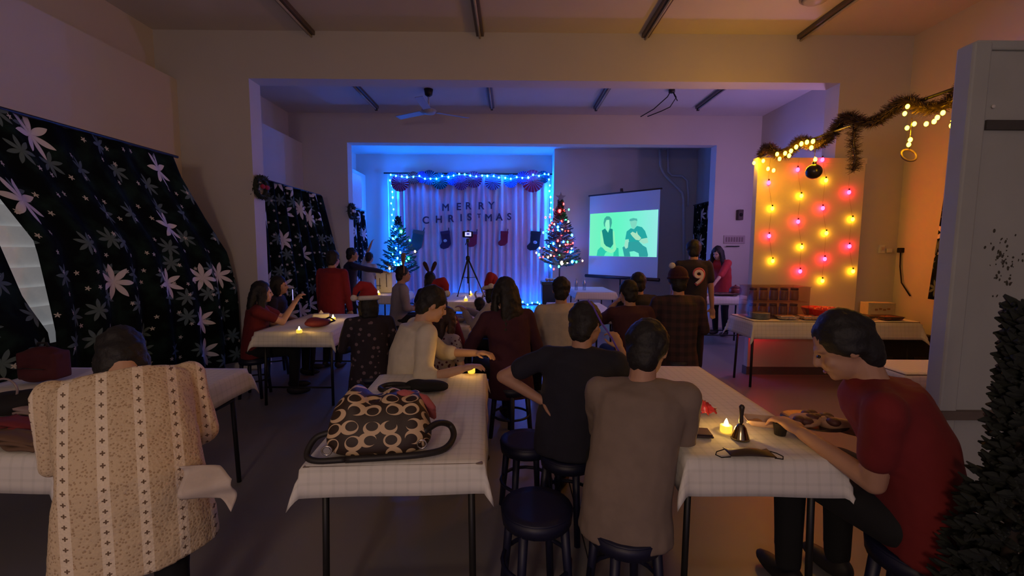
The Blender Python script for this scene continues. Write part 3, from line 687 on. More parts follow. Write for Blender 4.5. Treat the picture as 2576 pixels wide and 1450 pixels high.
ptch('pictured_arm', [(640, 770), (690, 760), (680, 880), (650, 900), (625, 860)], (.34, .80, .60), .0075)
ptch('pictured_arm', [(860, 760), (945, 745), (965, 810), (900, 830), (840, 790)], (.36, .78, .60), .0075)

# ------------------------------------------------------------------ christmas trees
def fir(name, label, base, h, zb, rmax, nb, seed, m=NEEDLE, ntw=11, tw=.10, droop=.25, base_kind='stand'):
    rng = random.Random(seed); t = thing(name, label, 'tree', base)
    MB().tube([(0, 0, .02), (0, 0, h*.6), (0, 0, h)], [.022, .016, .005], 7).build('trunk', mat('bark', (.03, .02, .018), .8), t)
    f = MB()
    for i in range(nb):
        q = (i+.5)/nb; z = zb+(h-zb)*(1-(1-q)**1.25)*.985; L = max(.05, rmax*(1-(z-zb)/(h-zb))**.85*rng.uniform(.8, 1.12)); a = i*2.39996+rng.uniform(-.2, .2)
        d = Vector((math.cos(a), math.sin(a), 0)); p0 = Vector((0, 0, z)); pm = p0+d*L*.55+Vector((0, 0, L*.12)); p1 = p0+d*L+Vector((0, 0, L*.12-L*droop*.3+.02))
        f.tube([p0, pm, p1], [.008, .006, .004], 4)
        n = max(3, int(ntw*L/rmax))
        for k in range(n):
            s = .25+.75*(k+.5)/n; c = p0.lerp(pm, s*2) if s < .5 else pm.lerp(p1, s*2-1)
            for sg in (-1, 1):
                side = Vector((-d.y, d.x, 0))*sg; e = c+(side*.8+d*.75+Vector((0, 0, rng.uniform(-.25, .45)))).normalized()*tw*min(1, .3+.8*L/rmax)*rng.uniform(.6, 1.15)
                f.tube([c, c.lerp(e, .6), e], [.012*min(1, tw/.11), .018*min(1, tw/.12), .003], 4)
        f.tube([p1, p1+d*tw*.6*min(1, .3+.8*L/rmax)+Vector((0, 0, .02))], [.013, .003], 4)
    o = f.build('branches', m, t, smooth=False); o['kind'] = 'stuff'
    s = MB()
    for a in (0.4, 2.5, 4.6): s.tube([(0, 0, .16), (.22*math.cos(a), .22*math.sin(a), .012)], .012, 6)
    s.build('stand', DARK, t); return t
YT = 11.3
tb = P(1004, 700, Y=YT); lt = fir('christmas_tree', 'plain dark christmas tree with few blue lights left of the backdrop', (tb.x, YT, 0), P(1003, 546, Y=YT).z, P(1003, 690, Y=YT).z, .50, 92, 11, tw=.13, droop=-.6)
tb2 = P(1407, 700, Y=YT-.4); YT2 = YT-.4
rt_ = fir('christmas_tree', 'bushy christmas tree with star and many coloured lights by the projector screen', (tb2.x, YT2, 0), P(1407, 505, Y=YT2).z, P(1407, 672, Y=YT2).z, .47, 150, 12, tw=.12, droop=-.5)
hz = P(1407, 497, Y=YT2).z
star = [((.14 if i % 2 == 0 else .06)*math.sin(math.pi*i/5), (.14 if i % 2 == 0 else .06)*math.cos(math.pi*i/5)) for i in range(10)]
MB().prism(star[::-1], (0, 0, hz), (1, 0, 0), (0, 0, 1), (0, 1, 0), .03).build('star', mat('star_grey', (.30, .26, .30), .4), rt_, smooth=False)
def tree_lights(label, tree, pts, h, zb, rmax, rr):
    t = thing('tree_light_string', label, 'string light', tree.location, 0, 'light strings on the christmas trees'); X0 = Vector(tree.location); q = []
    for u, v, c, s in pts:
        p = P(u, v, Y=X0.y); r = max(.03, rmax*max(0, 1-(p.z-zb)/(h-zb))**.85)*.8; dx = p.x-X0.x
        y = X0.y-math.sqrt(max(0, r*r-dx*dx))*.9-.03; p = P(u, v, Y=y)-X0
        bulb(t, p, rr*s, {'r': E_TRED, 'b': E_BLUE, 'w': E_TWARM, 'g': E_GREEN}[c]); q.append(p)
    q.sort(key=lambda a: -a.z); w_ = []
    for p in q: w_.append(Vector((p.x*.9, p.y*.9, p.z)))
    MB().tube(w_, .003, 4).build('wire', NEEDLE, t)
rp = []
for c, ls in (('r', [(410, 203, 1), (365, 285, 1.8), (418, 280, 1), (197, 362, 1), (250, 357, 1), (385, 408, 1.2), (275, 430, 1), (248, 455, 1), (430, 518, 1), (465, 518, 1), (240, 500, 1), (287, 513, 1), (385, 570, 1), (343, 637, 1.2), (435, 680, 1), (462, 680, 1), (498, 680, 1.1), (520, 663, 1), (425, 770, 1), (458, 765, 1.2), (298, 823, 1.1), (170, 828, 1), (132, 837, 1), (182, 722, 1), (325, 745, 1), (295, 970, 1), (290, 270, .8)]),
              ('w', [(465, 410, 1), (300, 443, 1), (395, 497, 1.1), (130, 722, 1), (90, 778, 1), (228, 828, 1.2), (260, 810, 1), (505, 730, 1), (455, 893, 1), (633, 872, .9), (390, 898, 1.9), (365, 695, .8)]),
              ('g', [(435, 383, 1.4), (472, 270, 1), (172, 540, 1.2), (120, 800, 1.4), (367, 805, 1.2), (458, 650, 1), (355, 940, 1.2), (560, 885, 1.2)]),
              ('b', [(343, 475, 1.3), (292, 670, 1.3), (235, 700, 1.3), (508, 572, 1.4), (407, 648, 1.2), (345, 515, 1.2), (498, 772, 1.4), (512, 883, 1.6), (253, 930, 1.2), (233, 537, 1), (520, 763, 1)])):
    for a, b, s in ls: rp.append((1330+a/4.676, 470+b/4.676, c, s))
tree_lights('string of red, blue and warm lights on the bushy star tree', rt_, rp, P(1407, 505, Y=YT2).z, P(1407, 672, Y=YT2).z, .50, .019)
lp = [(1009, 583, 'g', 1.7), (995, 577, 'b', 1.2), (994, 579, 'b', 1), (989, 600, 'b', 1.3), (995, 597, 'b', 1.1), (988, 614, 'g', 1.2), (1031, 605, 'g', 1.1), (1044, 633, 'w', 1.2), (988, 640, 'g', .9), (1028, 651, 'g', 1.2), (1022, 657, 'g', 1), (980, 676, 'w', 1.1), (1002, 668, 'b', 1.6), (1010, 662, 'b', 1.6), (1016, 672, 'b', 1.5), (1000, 650, 'b', 1.2), (996, 625, 'b', 1.1), (1007, 636, 'b', 1.2), (1015, 648, 'b', 1.2), (992, 660, 'b', 1.2)]
tree_lights('string of blue and green lights on the plain tree', lt, lp, P(1003, 546, Y=YT).z, P(1003, 690, Y=YT).z, .52, .019)

# box with ribbons and baubles under the star tree
gb_ = P(1395, 715, Y=10.6)
gx = thing('gift_box', 'dark gift box with pale ribbon bow in front of the star tree', 'gift box', (gb_.x-.05, 10.3, 0))
MB().span((-.28, -.2, 0), (.28, .2, .78)).build('box', mat('gift_dark', (.03, .05, .07), .5), gx, smooth=False, bevel=.01)
MB().span((-.3, -.22, .72), (.3, .22, .80)).build('lid', mat('gift_lid', (.05, .09, .10), .5), gx, smooth=False, bevel=.01)
for k, (x, c) in enumerate(((-.12, (.5, .32, .2)), (.08, (.10, .5, .35)), (.2, (.45, .15, .25)))):
    b = MB()
    for i in range(5): a = i*1.26; b.ell((x+.06*math.cos(a), .06*math.sin(a)-.1, .84), (.05, .03, .035), Matrix.Rotation(a, 3, 'Z'), 8, 6)
    b.build('ribbon_bow', mat('bow_%d' % k, c, .4), gx)

# ------------------------------------------------------------------ tables
def table(name, label, clabel, x0, x1, y0, y1, z=.74, rz=0, drop=.14, cloth=CLOTH, legm=DARK, cat='table', flare=.32):
    cx, cy, w_, l_ = (x0+x1)/2, (y0+y1)/2, x1-x0, y1-y0
    t = thing(name, label, cat, (cx, cy, 0), rz)
    MB().span((-w_/2, -l_/2, z-.03), (w_/2, l_/2, z)).build('tabletop', mat('table_board', (.20, .15, .11), .6), t, smooth=False, bevel=.006)
    for sx_ in (-1, 1):
        for sy in (-1, 1): MB().tube([(sx_*(w_/2-.05), sy*(l_/2-.1), z-.03), (sx_*(w_/2-.04), sy*(l_/2-.08), 0)], .014, 8).build('leg', legm, t)
    for sy in (-1, 1): MB().tube([(-(w_/2-.045), sy*(l_/2-.085), .18), (w_/2-.045, sy*(l_/2-.085), .18)] if w_ < 1.2 else [(sy*(w_/2-.045), -(l_/2-.085), .56), (sy*(w_/2-.045), l_/2-.085, .56)], .010, 8).build('leg_brace', legm, t)
    if clabel:
        c = thing('tablecloth', clabel, 'tablecloth', (cx, cy, z), rz, 'checked tablecloths')
        def fn(s, q):
            u = (s-.5)*(w_+2*drop); v = (q-.5)*(l_+2*drop)
            dx = max(0, abs(u)-w_/2); dy = max(0, abs(v)-l_/2); r = math.hypot(dx, dy)
            bx = max(-w_/2, min(w_/2, u)); by = max(-l_/2, min(l_/2, v))
            if r < 1e-6: return (bx, by, .005)
            k = flare*(.35+.65*min(dx, dy)/max(r, 1e-6)*1.41)+.03*math.sin(v*17+u*13)
            return (bx+math.copysign(dx*k+.004, u) if dx > 0 else bx, by+math.copysign(dy*k+.004, v) if dy > 0 else by, .005-r*math.sqrt(max(.2, 1-k*k)))
        nu, nv = max(12, int((w_+2*drop)/.035)), max(12, int((l_+2*drop)/.035))
        MB().grid(fn, nu, nv, lambda a, b: (a*(w_+2*drop), b*(l_+2*drop))).build('cloth', cloth, c, solid=.002)
    return t
ZTB = .75
table('folding_table', 'folding table standing under the patterned handbag', 'checked cloth on the table carrying the patterned handbag', -.80, -.13, 1.57, 2.78, rz=R(3), drop=.115)
table('folding_table', 'folding table with handbell and candle between two men', 'checked cloth on the table carrying the handbell', .70, 1.30, 1.62, 2.98, rz=R(-1))
table('folding_table', 'folding table at the window corner behind the cream knit shirt', 'checked cloth on the corner table with dark bundles', -3.0, -1.75, 1.62, 2.86)
table('folding_table', 'folding table with two candles beside the girl in red', 'checked cloth on the table with two candles beside the girl in red', -2.44, -1.70, 4.12, 5.30)
table('folding_table', 'small table carrying the camera tripod near the stage', 'checked cloth on the table under the camera tripod', -1.05, -.30, 6.55, 8.0)
table('folding_table', 'table near the plain tree with one candle', 'checked cloth on the table near the plain tree', -2.40, -1.85, 7.35, 8.25)
table('folding_table', 'table with water bottles below the projector screen', 'checked cloth on the bottle table below the projector screen', 1.25, 2.0, 8.2, 9.4)
table('folding_table', 'table between the lady in white and the woman with long black hair', 'checked cloth on the table among the seated women', -.80, -.42, 4.45, 5.15)
table('folding_table', 'table hidden behind the men watching the screen', 'checked cloth on the table before the men watching the screen', .55, 1.35, 5.5, 6.6)
table('buffet_table', 'long buffet table in front of the fairy light board', 'pale cloth on the buffet table', 2.70, 4.55, 4.78, 5.30, z=.77, drop=.20)
table('buffet_table', 'serving table beside the woman in red', 'pale cloth on the serving table beside the woman in red', 2.95, 3.9, 6.9, 7.5, z=.80, drop=.12)
table('side_table', 'side table hidden between red shirted man and stained board', 'pale cloth on the side table behind the red shirted man', 2.62, 3.25, 2.82, 3.2, z=.74, drop=.10)

# ------------------------------------------------------------------ candles and small table things
cn0 = None
def candle(u, v, z, label, s=1.0):
    global cn0
    q = P(u, v, Z=z)
    if cn0 is None:
        t = thing('tealight', label, 'candle', q, 0, 'led tealights'); cn0 = t
        MB().lathe([(.019, 0), (.02, .004), (.02, .022), (.016, .024), (.003, .02)], 16).build('cup', WAX, t)
        MB().lathe([(.002, .020), (.0062, .026), (.0072, .031), (.004, .040), (.0008, .047)], 10).build('flame', emitter('flame', (1.0, .55, .12), CANDLE*6), t)
    else: t = copy_tree(cn0); tag(t, label, 'candle', 'led tealights')
    t.location = q; t.scale = (s,)*3
candle(1826, 1086, ZTB, 'lit tealight beside the handbell on the near table', 1.25)
candle(753, 838, ZTB, 'lit tealight at the near edge beside the girl in red', 1.3)
candle(838, 806, ZTB, 'lit tealight at the far end of the girl in red’s table', 1.3)
candle(1172, 757, ZTB, 'nearer lit tealight on the tripod table', 1.5)
candle(1184, 743, ZTB, 'farther lit tealight on the tripod table', 1.5)
candle(952, 742, ZTB, 'lit tealight on the table near the plain tree', 1.5)
candle(1186, 938, ZTB, 'tealight half covered by the hand of the lady in white', 1.2)

# handbag with ring print
hb = P(958, 1128, Z=ZTB); bag = thing('handbag', 'brown handbag with cream ring print slumped on the near table', 'bag', hb, R(8), None, 1.08)
def bagfn(s, t):
    a = 2*math.pi*s; ph = math.pi*(t-.5)
    ca, sa = math.cos(a), math.sin(a); cp, sp = math.cos(ph), math.sin(ph)
    e = lambda q, p: math.copysign(abs(q)**p, q)
    x = .205*e(cp, .5)*e(ca, .55); y = .115*e(cp, .55)*e(sa, .6); z = .10*e(sp, .6)+.10
    x *= 1.0-.28*(z/.2); y = y*(1-.25*(z/.2))+.05*(z/.2)
    z += (.014*math.sin(9*x*6)+.016*math.sin(5+x*23))*(z/.2)+.02*(x/.2)*(-1)*(z/.2)
    return (x, y, max(0.002, z))
MB().grid(bagfn, 48, 24, lambda s, t: (bagfn(s, t)[0]+.3, bagfn(s, t)[2]+bagfn(s, t)[1]+.3)).build('bag_body', ring_print('ring_print'), bag)
STRAP = mat('strap_leather', (.012, .009, .009), .55)
MB().tube(smooth_path([(.16, -.05, .075), (.21, .0, .085), (.255, .035, .06), (.268, .0, .03), (.235, -.07, .016), (.15, -.105, .016), (.03, -.110, .016), (-.1, -.110, .016)]), .012, 8).build('strap', STRAP, bag)
MB().tube(smooth_path([(-.16, -.03, .085), (-.215, -.04, .07), (-.235, -.08, .03), (-.20, -.105, .016), (-.1, -.110, .016)]), .011, 8).build('strap', STRAP, bag)
for x, y in ((-.165, -.085), (.155, -.075)):
    MB().tube([(x+.016*math.cos(a), y-.01, .045+.016*math.sin(a)) for a in [2*math.pi*i/12 for i in range(12)]], .003, 6, True).build('buckle_ring', mat('nickel', (.6, .55, .5), .25, metal=1), bag)
m = MB()
for k in range(4): m.tube([(.0, .04+.02*k, .17-.01*k), (.08, .05+.02*k, .185-.012*k), (.16, .05+.02*k, .16-.02*k), (.20, .05+.02*k, .12-.02*k)], [.012, .022, .022, .01], 8)
m.build('scarf', mat('pink_scarf', (.42, .10, .10), .85), bag, vox=.008)
bb = P(1040, 985, Z=ZTB); b2 = thing('shoulder_bag', 'small black shoulder bag with looped strap behind the handbag', 'bag', bb, R(5))
m = MB(); m.ell((.08, 0, .03), (.12, .06, .032)); m.ell((.02, .01, .035), (.07, .05, .03)); m.ell((.14, -.01, .025), (.06, .05, .022)); m.build('bag_body', BLACK, b2, vox=.008)
MB().tube(smooth_path([(.0, 0, .03), (-.08, .04, .03), (-.15, .05, .025), (-.185, .01, .02), (-.15, -.035, .02), (-.08, -.03, .03), (.0, -.02, .03)]), .014, 8).build('strap', STRAP, b2)

# handbell
q = P(1862, 1104, Z=ZTB); t = thing('handbell', 'brass handbell with dark handle beside the lit tealight', 'bell', q)
MB().lathe([(.038, 0), (.036, .008), (.027, .03), (.021, .05), (.012, .062), (.006, .066)], 24).build('bell_cup', mat('bell_metal', (.30, .24, .15), .18, metal=1), t)
MB().lathe([(.006, .064), (.0095, .075), (.0075, .10), (.010, .128), (.0115, .14), (.006, .148), (.001, .15)], 14).build('handle', mat('handle_dark', (.03, .02, .015), .4), t)
# phone wallet, packet, tray, cup, plate, mask
q = P(1738, 1092, Z=ZTB); t = thing('phone_case', 'dark flip phone case lying by the tealight', 'phone', q, R(-8))
MB().span((-.085, -.042, 0), (.085, .042, .011)).build('cover', mat('case_dark', (.03, .015, .02), .5), t, smooth=False, bevel=.006)
MB().span((-.08, -.038, .011), (.08, .038, .016)).build('flap', mat('case_flap', (.04, .02, .025), .45), t, smooth=False, bevel=.004)
q = P(1762, 1042, Z=ZTB); t = thing('snack_packet', 'crumpled red and blue plastic packet in front of the grey shirt', 'packet', q, R(15))
def pk(s, u_):
    x = (s-.5)*.15; y = (u_-.5)*.07; b = math.sin(math.pi*s)*math.sin(math.pi*u_)
    return (x, y+.01*math.sin(s*20), .012+.055*b+.006*math.sin(s*17+u_*23)+.004*math.sin(s*41))
m = MB().grid(pk, 20, 12)
m.build('film', mat('packet_red', (.40, .03, .05), .25), t, solid=.002)
MB().grid(lambda s, u_: tuple(Vector(pk(s*.42, u_))+Vector((-.003, -.002, .003))), 10, 10).build('label_patch', mat('packet_blue', (.03, .05, .25), .25), t)
for s in (0, 1): MB().tube([Vector(pk(s, k/6))+Vector((0, .004*(-1)**k, .01)) for k in range(7)], .004, 5).build('crimp', mat('foil', (.6, .5, .5), .25, metal=.8), t)
q = P(1918, 1075, Z=ZTB); t = thing('paper_tray', 'small pale paper tray catching candle light', 'tray', q, R(-14))
m = MB().grid(lambda s, u_: ((s-.5)*.15, (u_-.5)*.09, .006+.034*max(abs(2*s-1)**4, abs(2*u_-1)**4)), 14, 12); m.build('tray', mat('tray_paper', (.62, .42, .30), .7), t, solid=.002)
MB().box((-.05, -.01, .02), (.04, .012, .008)).build('spoon', WHITE, t, smooth=False, bevel=.003)
m = MB()
for k in range(6): m.ell((-.02+.022*k % .09-.02, .02*math.sin(k*2), .018), (.022, .018, .012))
m.build('food', mat('fried_food', (.5, .24, .10), .7), t)
q = P(1962, 1094, Z=ZTB); t = thing('paper_cup', 'small dark cup next to the pale paper tray', 'cup', q)
MB().lathe([(.022, 0), (.030, .055), (.032, .057), (.029, .054), (.021, .004), (.001, .004)], 20).build('cup', mat('cup_dark', (.02, .015, .012), .5), t)
MB().lathe([(.027, .045), (.001, .045)], 20).build('drink', mat('drink', (.02, .008, .004), .1), t)
q = P(2046, 1066, Z=ZTB+.035); t = thing('food_plate', 'dark plate heaped with food held by the man in red', 'plate', q, R(-22))
MB().lathe([(.03, -.012), (.06, -.012), (.125, .012), (.128, .014), (.06, -.006), (.001, -.006)], 28).build('plate', mat('plate_dark', (.035, .02, .02), .35), t)
rng = random.Random(2); m = MB()
for k in range(16): m.ell((rng.uniform(-.07, .07), rng.uniform(-.05, .05), .015+rng.uniform(0, .02)), (.03, .025, .018), Matrix.Rotation(rng.random()*3, 3, 'Z'), 8, 6)
m.build('food', mat('dark_food', (.10, .035, .03), .6), t)
q = P(1884, 1150, Z=ZTB); t = thing('face_mask', 'black face mask with ear loops lying at the table front', 'mask', q, R(-3))
def mk(s, u_):
    x = (s-.5)*.17; y = (u_-.5)*.075; return (x, y, .006+.030*math.cos(math.pi*(s-.5))*(1-u_)*.5+.022*math.sin(math.pi*u_)*math.cos(math.pi*(s-.5))+.012*abs(2*s-1)**2)
MB().grid(mk, 20, 10).build('mask_cloth', mat('mask_black', (.035, .018, .012), .6), t, solid=.002)
for sg in (-1, 1): MB().tube([(sg*.082, .03, .014), (sg*.115, .02, .008), (sg*.128, -.002, .006), (sg*.115, -.025, .006), (sg*.082, -.03, .012)], .0022, 5).build('ear_loop', BLACK, t)

# bundles on the corner table
q = P(30, 1040, Z=ZTB); t = thing('black_tote', 'black tote bag with ring handle on the corner table', 'bag', (q.x, q.y, ZTB))
m = MB(); m.ell((0, 0, .05), (.13, .10, .055)); m.ell((.06, .02, .06), (.08, .08, .05)); m.build('bag_body', BLACK, t, vox=.01)
MB().tube([(.06*math.cos(a), -.02, .12+.055*math.sin(a)) for a in [2*math.pi*i/20 for i in range(20)]], .005, 6, True).build('ring_handle', mat('ring_pale', (.25, .2, .2), .4), t)
for k, (u, v, c, lab) in enumerate(((60, 1085, (.20, .025, .03), 'folded dark red scarf on the corner table beside the cream knit shirt'), (50, 1120, (.16, .09, .055), 'folded brown scarf on the corner table nearest its front edge'), (80, 1045, (.30, .22, .22), 'folded greyish pink scarf on the corner table behind the red one'))):
    q = P(u, v, Z=ZTB); t = thing('folded_scarf', lab, 'scarf', (max(-2.35, q.x), q.y, ZTB), R(-18), 'folded scarves on the corner table')
    for j in range(3): MB().grid(lambda s, u_: ((s-.5)*.34, (u_-.5)*.09+.01*math.sin(s*7+j), .012+j*.013+.006*math.sin(s*9+j*2)+.004*math.sin(u_*6)), 20, 8).build('fold', mat('scarf_%d' % k, c, .9), t, solid=.011)
q = P(112, 985, Y=2.55); t = thing('red_backpack', 'dark red backpack standing at the back of the corner table', 'bag', (-2.76, 2.55, ZTB))
t.scale = (.8, .8, .62); m = MB(); m.box((0, 0, .16), (.28, .14, .26)); m.ell((0, 0, .25), (.15, .08, .09)); m.ell((0, -.06, .10), (.12, .07, .09)); m.build('bag_body', mat('pack_red', (.055, .005, .009), .85), t, vox=.012, sm=8)
MB().tube([(-.04, 0, .33), (-.03, 0, .37), (.03, 0, .37), (.04, 0, .33)], .010, 6).build('grab_loop', BLACK, t)
MB().tube([(-.11, -.11, .15), (0, -.135, .17), (.11, -.11, .15)], .004, 5).build('zip', DARK, t)
for u, lab in ((411, 'small drinking glass nearer the knit shirt on the corner table'), (446, 'small drinking glass toward the corner table’s far corner')):
    q = P(u, 960, Z=ZTB); t = thing('drinking_glass', lab, 'glass', q, 0, 'small glasses'); MB().lathe([(.022, 0), (.028, .07), (.026, .07), (.021, .006), (.001, .006)], 16).build('tumbler', clear('glass_'+str(u), gloss=.35), t)
    MB().lathe([(.0225, .008), (.024, .03), (.001, .03)], 14).build('water', clear('water_'+str(u), (.8, .85, .9), .1), t)

# bundles on the table with the girl in red
q = P(800, 822, Z=ZTB); t = thing('red_pouch', 'dark red pouch between the two tealights', 'bag', q, R(30))
m = MB(); m.ell((0, 0, .04), (.13, .08, .045)); m.ell((-.03, .03, .055), (.08, .06, .04)); m.build('pouch', mat('pouch_red', (.16, .02, .03), .7), t, vox=.01); MB().tube([(.06, .02, .06), (.12, .06, .08), (.16, .0, .05), (.1, -.05, .04)], .01, 6).build('strap', BLACK, t)
q = P(808, 800, Z=ZTB); t = thing('tissue_pack', 'white tissue pack beside the far tealight', 'tissue', q, R(20)); MB().span((-.09, -.05, 0), (.09, .05, .05)).build('pack', WHITE, t, smooth=False, bevel=.015); MB().grid(lambda s, u_: ((s-.5)*.06, (u_-.5)*.02, .05+.04*u_*(1-abs(2*s-1))), 6, 4).build('tissue', FUR, t)
# plates on the table among the women
q = P(1165, 815, Z=ZTB); t = thing('foil_tray', 'shiny foil food tray on the table among the women', 'tray', (-.61, 4.8, ZTB), R(10))
MB().grid(lambda s, u_: ((s-.5)*.24, (u_-.5)*.32, .006+.05*max(abs(2*s-1)**6, abs(2*u_-1)**6)), 14, 14).build('foil', mat('foil_tray', (.6, .5, .4), .25, metal=.9), t, solid=.002)
m = MB(); rng = random.Random(9)
for k in range(14): m.ell((rng.uniform(-.08, .08), rng.uniform(-.12, .12), .025), (.03, .03, .02), seg=8, rings=6)
m.build('food', mat('noodles', (.5, .33, .15), .6), t)
# bottles below the screen
for k, (u, lab) in enumerate(((1459, 'clear water bottle nearer the star tree on the bottle table'), (1475, 'clear water bottle farther from the star tree on the bottle table'))):
    q = P(u, 748, Z=ZTB); q = Vector((max(1.3, q.x)+.16*k, 8.6, ZTB)); t = thing('water_bottle', lab, 'bottle', q, 0, 'water bottles')
    MB().lathe([(.032, 0), (.034, .02), (.031, .06), (.034, .10), (.034, .16), (.014, .20), (.013, .225)], 16).build('bottle', clear('bottle_%d' % k, (.75, .82, .9), .3), t); MB().lathe([(.015, .22), (.015, .24), (.001, .241)], 12).build('cap', WHITE, t)
# white gift bag near the plain tree
q = P(966, 760, Z=ZTB); t = thing('gift_bag', 'white paper gift bag with black cord handles near the plain tree', 'gift bag', (-2.27, 7.98, ZTB), R(-12))
MB().add([(-.15, -.07, 0), (.15, -.07, 0), (.15, .07, 0), (-.15, .07, 0), (-.16, -.085, .36), (.16, -.085, .36), (.16, .085, .36), (-.16, .085, .36)], [(0, 3, 2, 1), (0, 1, 5, 4), (1, 2, 6, 5), (2, 3, 7, 6), (3, 0, 4, 7)]).build('bag', mat('paper_white', (.72, .74, .76), .6), t, smooth=False, solid=.004)
for y in (-.09, .09): MB().tube([(-.07, y, .33), (-.06, y, .46), (0, y, .50), (.06, y, .46), (.07, y, .33)], .005, 6).build('cord_handle', BLACK, t)
for a, b in (((-.08, -.088, .06), (-.08, -.094, .26)), ((.05, -.088, .10), (.05, -.096, .34)), ((-.15, -.088, .12), (-.06, -.09, .12))): MB().tube([a, b], .005, 5).build('printed_stripe', BLACK, t)

# ------------------------------------------------------------------ tripod with camera
YR_ = 7.25
t0 = P(1178, 760, Y=YR_); tri = thing('camera_tripod', 'dark camera tripod standing on the small table before the stage', 'tripod', (t0.x, YR_, ZTB))
def L(u, v, dy=0): return P(u, v, Y=YR_+dy)-Vector(tri.location)
cr = L(1177, 650)
for a in (L(1151, 750), L(1219, 746), L(1181, 738, .22)):
    a.z = max(.012, min(a.z, .02)); mid = cr.lerp(a, .55); MB().tube([cr, mid], .014, 7).build('leg', DARK, tri); lg = MB().tube([mid, a], .009, 7).build('lower_leg', DARK, tri)
    MB().ell(a, (.016, .016, .012), seg=8, rings=6).build('foot', BLACK, tri)
    c = Vector((cr.x, cr.y, cr.z*.5)); MB().tube([c, cr.lerp(a, .5)], .005, 5).build('brace', DARK, tri)
MB().tube([Vector((cr.x, cr.y, cr.z*.35)), L(1177, 612)], .011, 8).build('centre_column', DARK, tri)
MB().ell(Vector((cr.x, cr.y, cr.z*.5)), (.025, .025, .02), seg=10, rings=6).build('hub', DARK, tri); MB().lathe([(.035, -.03), (.035, .02), (.02, .04)], 12, cr).build('shoulder', DARK, tri)
MB().box(L(1177, 606), (.05, .06, .06)).build('head', DARK, tri, smooth=False, bevel=.008); MB().tube([L(1176, 606), L(1171, 616, -.12)], .007, 6).build('pan_handle', DARK, tri)
c0 = P(1178, 590, Y=YR_); cam_t = thing('video_camera', 'small camera with bright screen on top of the tripod', 'camera', c0-Vector((0, 0, .06)))
MB().box((-.01, 0, .06), (.17, .06, .10)).build('camera_body', BLACK, cam_t, smooth=False, bevel=.012); MB().box((0, -.033, .062), (.10, .006, .065)).build('screen', emitter('camera_screen', (.35, .35, 1.0), .8), cam_t, smooth=False)
MB().box((.0, -.038, .066), (.045, .004, .03)).build('screen_picture', emitter('camera_pict', (.06, .05, .25), .6), cam_t, smooth=False)
MB().lathe([(.03, 0), (.034, .05), (.03, .07)], 14, (0, .03, .06), Matrix.Rotation(R(-90), 3, 'X')).build('lens', DARK, cam_t); MB().box((0, 0, .118), (.04, .04, .02)).build('hot_shoe', DARK, cam_t, smooth=False)

# ------------------------------------------------------------------ buffet things
ZBU = .78
t = thing('shade_filler', 'added black crate in the shade under the buffet table', 'filler', (4.46, 5.02, 0))  # dark box added in place of the shade below the buffet
MB().span((-.33, -.16, 0), (.33, .16, .58)).build('filler_body', BLACK, t, smooth=False, bevel=.015); MB().span((-.35, -.18, .54), (.35, .18, .60)).build('filler_lid', BLACK, t, smooth=False, bevel=.01)
for x in (-.2, .2): MB().span((x-.08, -.168, .30), (x+.08, -.158, .36)).build('filler_hole', DARK, t, smooth=False)
def bpt(u, y): return Vector(((u-1282)/FPX*y, y, ZBU))
q = bpt(1949, 5.05); t = thing('display_box', 'clear plastic box of jars on the buffet table', 'box', q)
CL = clear('acrylic', (.88, .82, .80), .05)
for c, d in (((-.32, 0, .18), (.006, .3, .36)), ((.32, 0, .18), (.006, .3, .36)), ((0, -.15, .18), (.64, .006, .36)), ((0, .15, .18), (.64, .006, .36)), ((0, 0, .363), (.66, .32, .008)), ((0, 0, .004), (.64, .3, .008)), ((0, 0, .19), (.62, .28, .006))):
    MB().box(c, d).build('clear_panel', CL, t, smooth=False)
for i in range(5):
    for j in range(2):
        g = thing('snack_jar', 'brown snack jar in the clear box, %s row, number %s from its free end' % (('lower', 'upper')[j], ('one', 'two', 'three', 'four', 'five')[i]), 'jar', q+Vector((-.24+.12*i, 0, .012+.185*j)), 0, 'jars in the clear box')
        MB().lathe([(.042, 0), (.046, .02), (.046, .105), (.036, .12)], 14).build('jar', mat('jar_%d' % (i % 3), ((.22, .10, .09), (.30, .12, .06), (.18, .08, .10))[i % 3], .3), g); MB().lathe([(.04, .12), (.04, .145), (.001, .147)], 14).build('lid', mat('jar_lid', (.10, .03, .02), .5), g)
q = bpt(2072, 5.02); t = thing('red_basket', 'red plastic basket of wrapped sweets on the buffet table', 'basket', q)
MB().lathe([(.14, 0), (.19, .11), (.20, .115), (.195, .10), (.14, .01), (.001, .01)], 26).build('basket', mat('basket_red', (.55, .012, .012), .35), t)
m = MB(); rng = random.Random(4)
for k in range(26): a = rng.uniform(0, 6.3); r = rng.uniform(0, .13); m.ell((r*math.cos(a), r*math.sin(a), .09+rng.uniform(0, .03)), (.03, .02, .02), Matrix.Rotation(a, 3, 'Z'), 7, 5)
m.build('sweets', mat('sweets', (.6, .12, .10), .25), t)
for k in range(12): a = 2*math.pi*k/12; MB().tube([(.145*math.cos(a), .145*math.sin(a), .012), (.195*math.cos(a), .195*math.sin(a), .112)], .006, 5).build('rib', mat('basket_rib', (.45, .01, .01), .35), t)
q = Vector((2.84, 4.93, ZBU)); t = thing('plate_stack', 'stack of pale plates at the free corner of the buffet table', 'plates', q)
for k in range(7): MB().lathe([(.05, 0), (.105, .012), (.108, .014), (.05, .005), (.001, .005)], 24, (0, 0, .009*k)).build('plate', WHITE, t)
q = Vector((3.05, 4.90, ZBU)); 
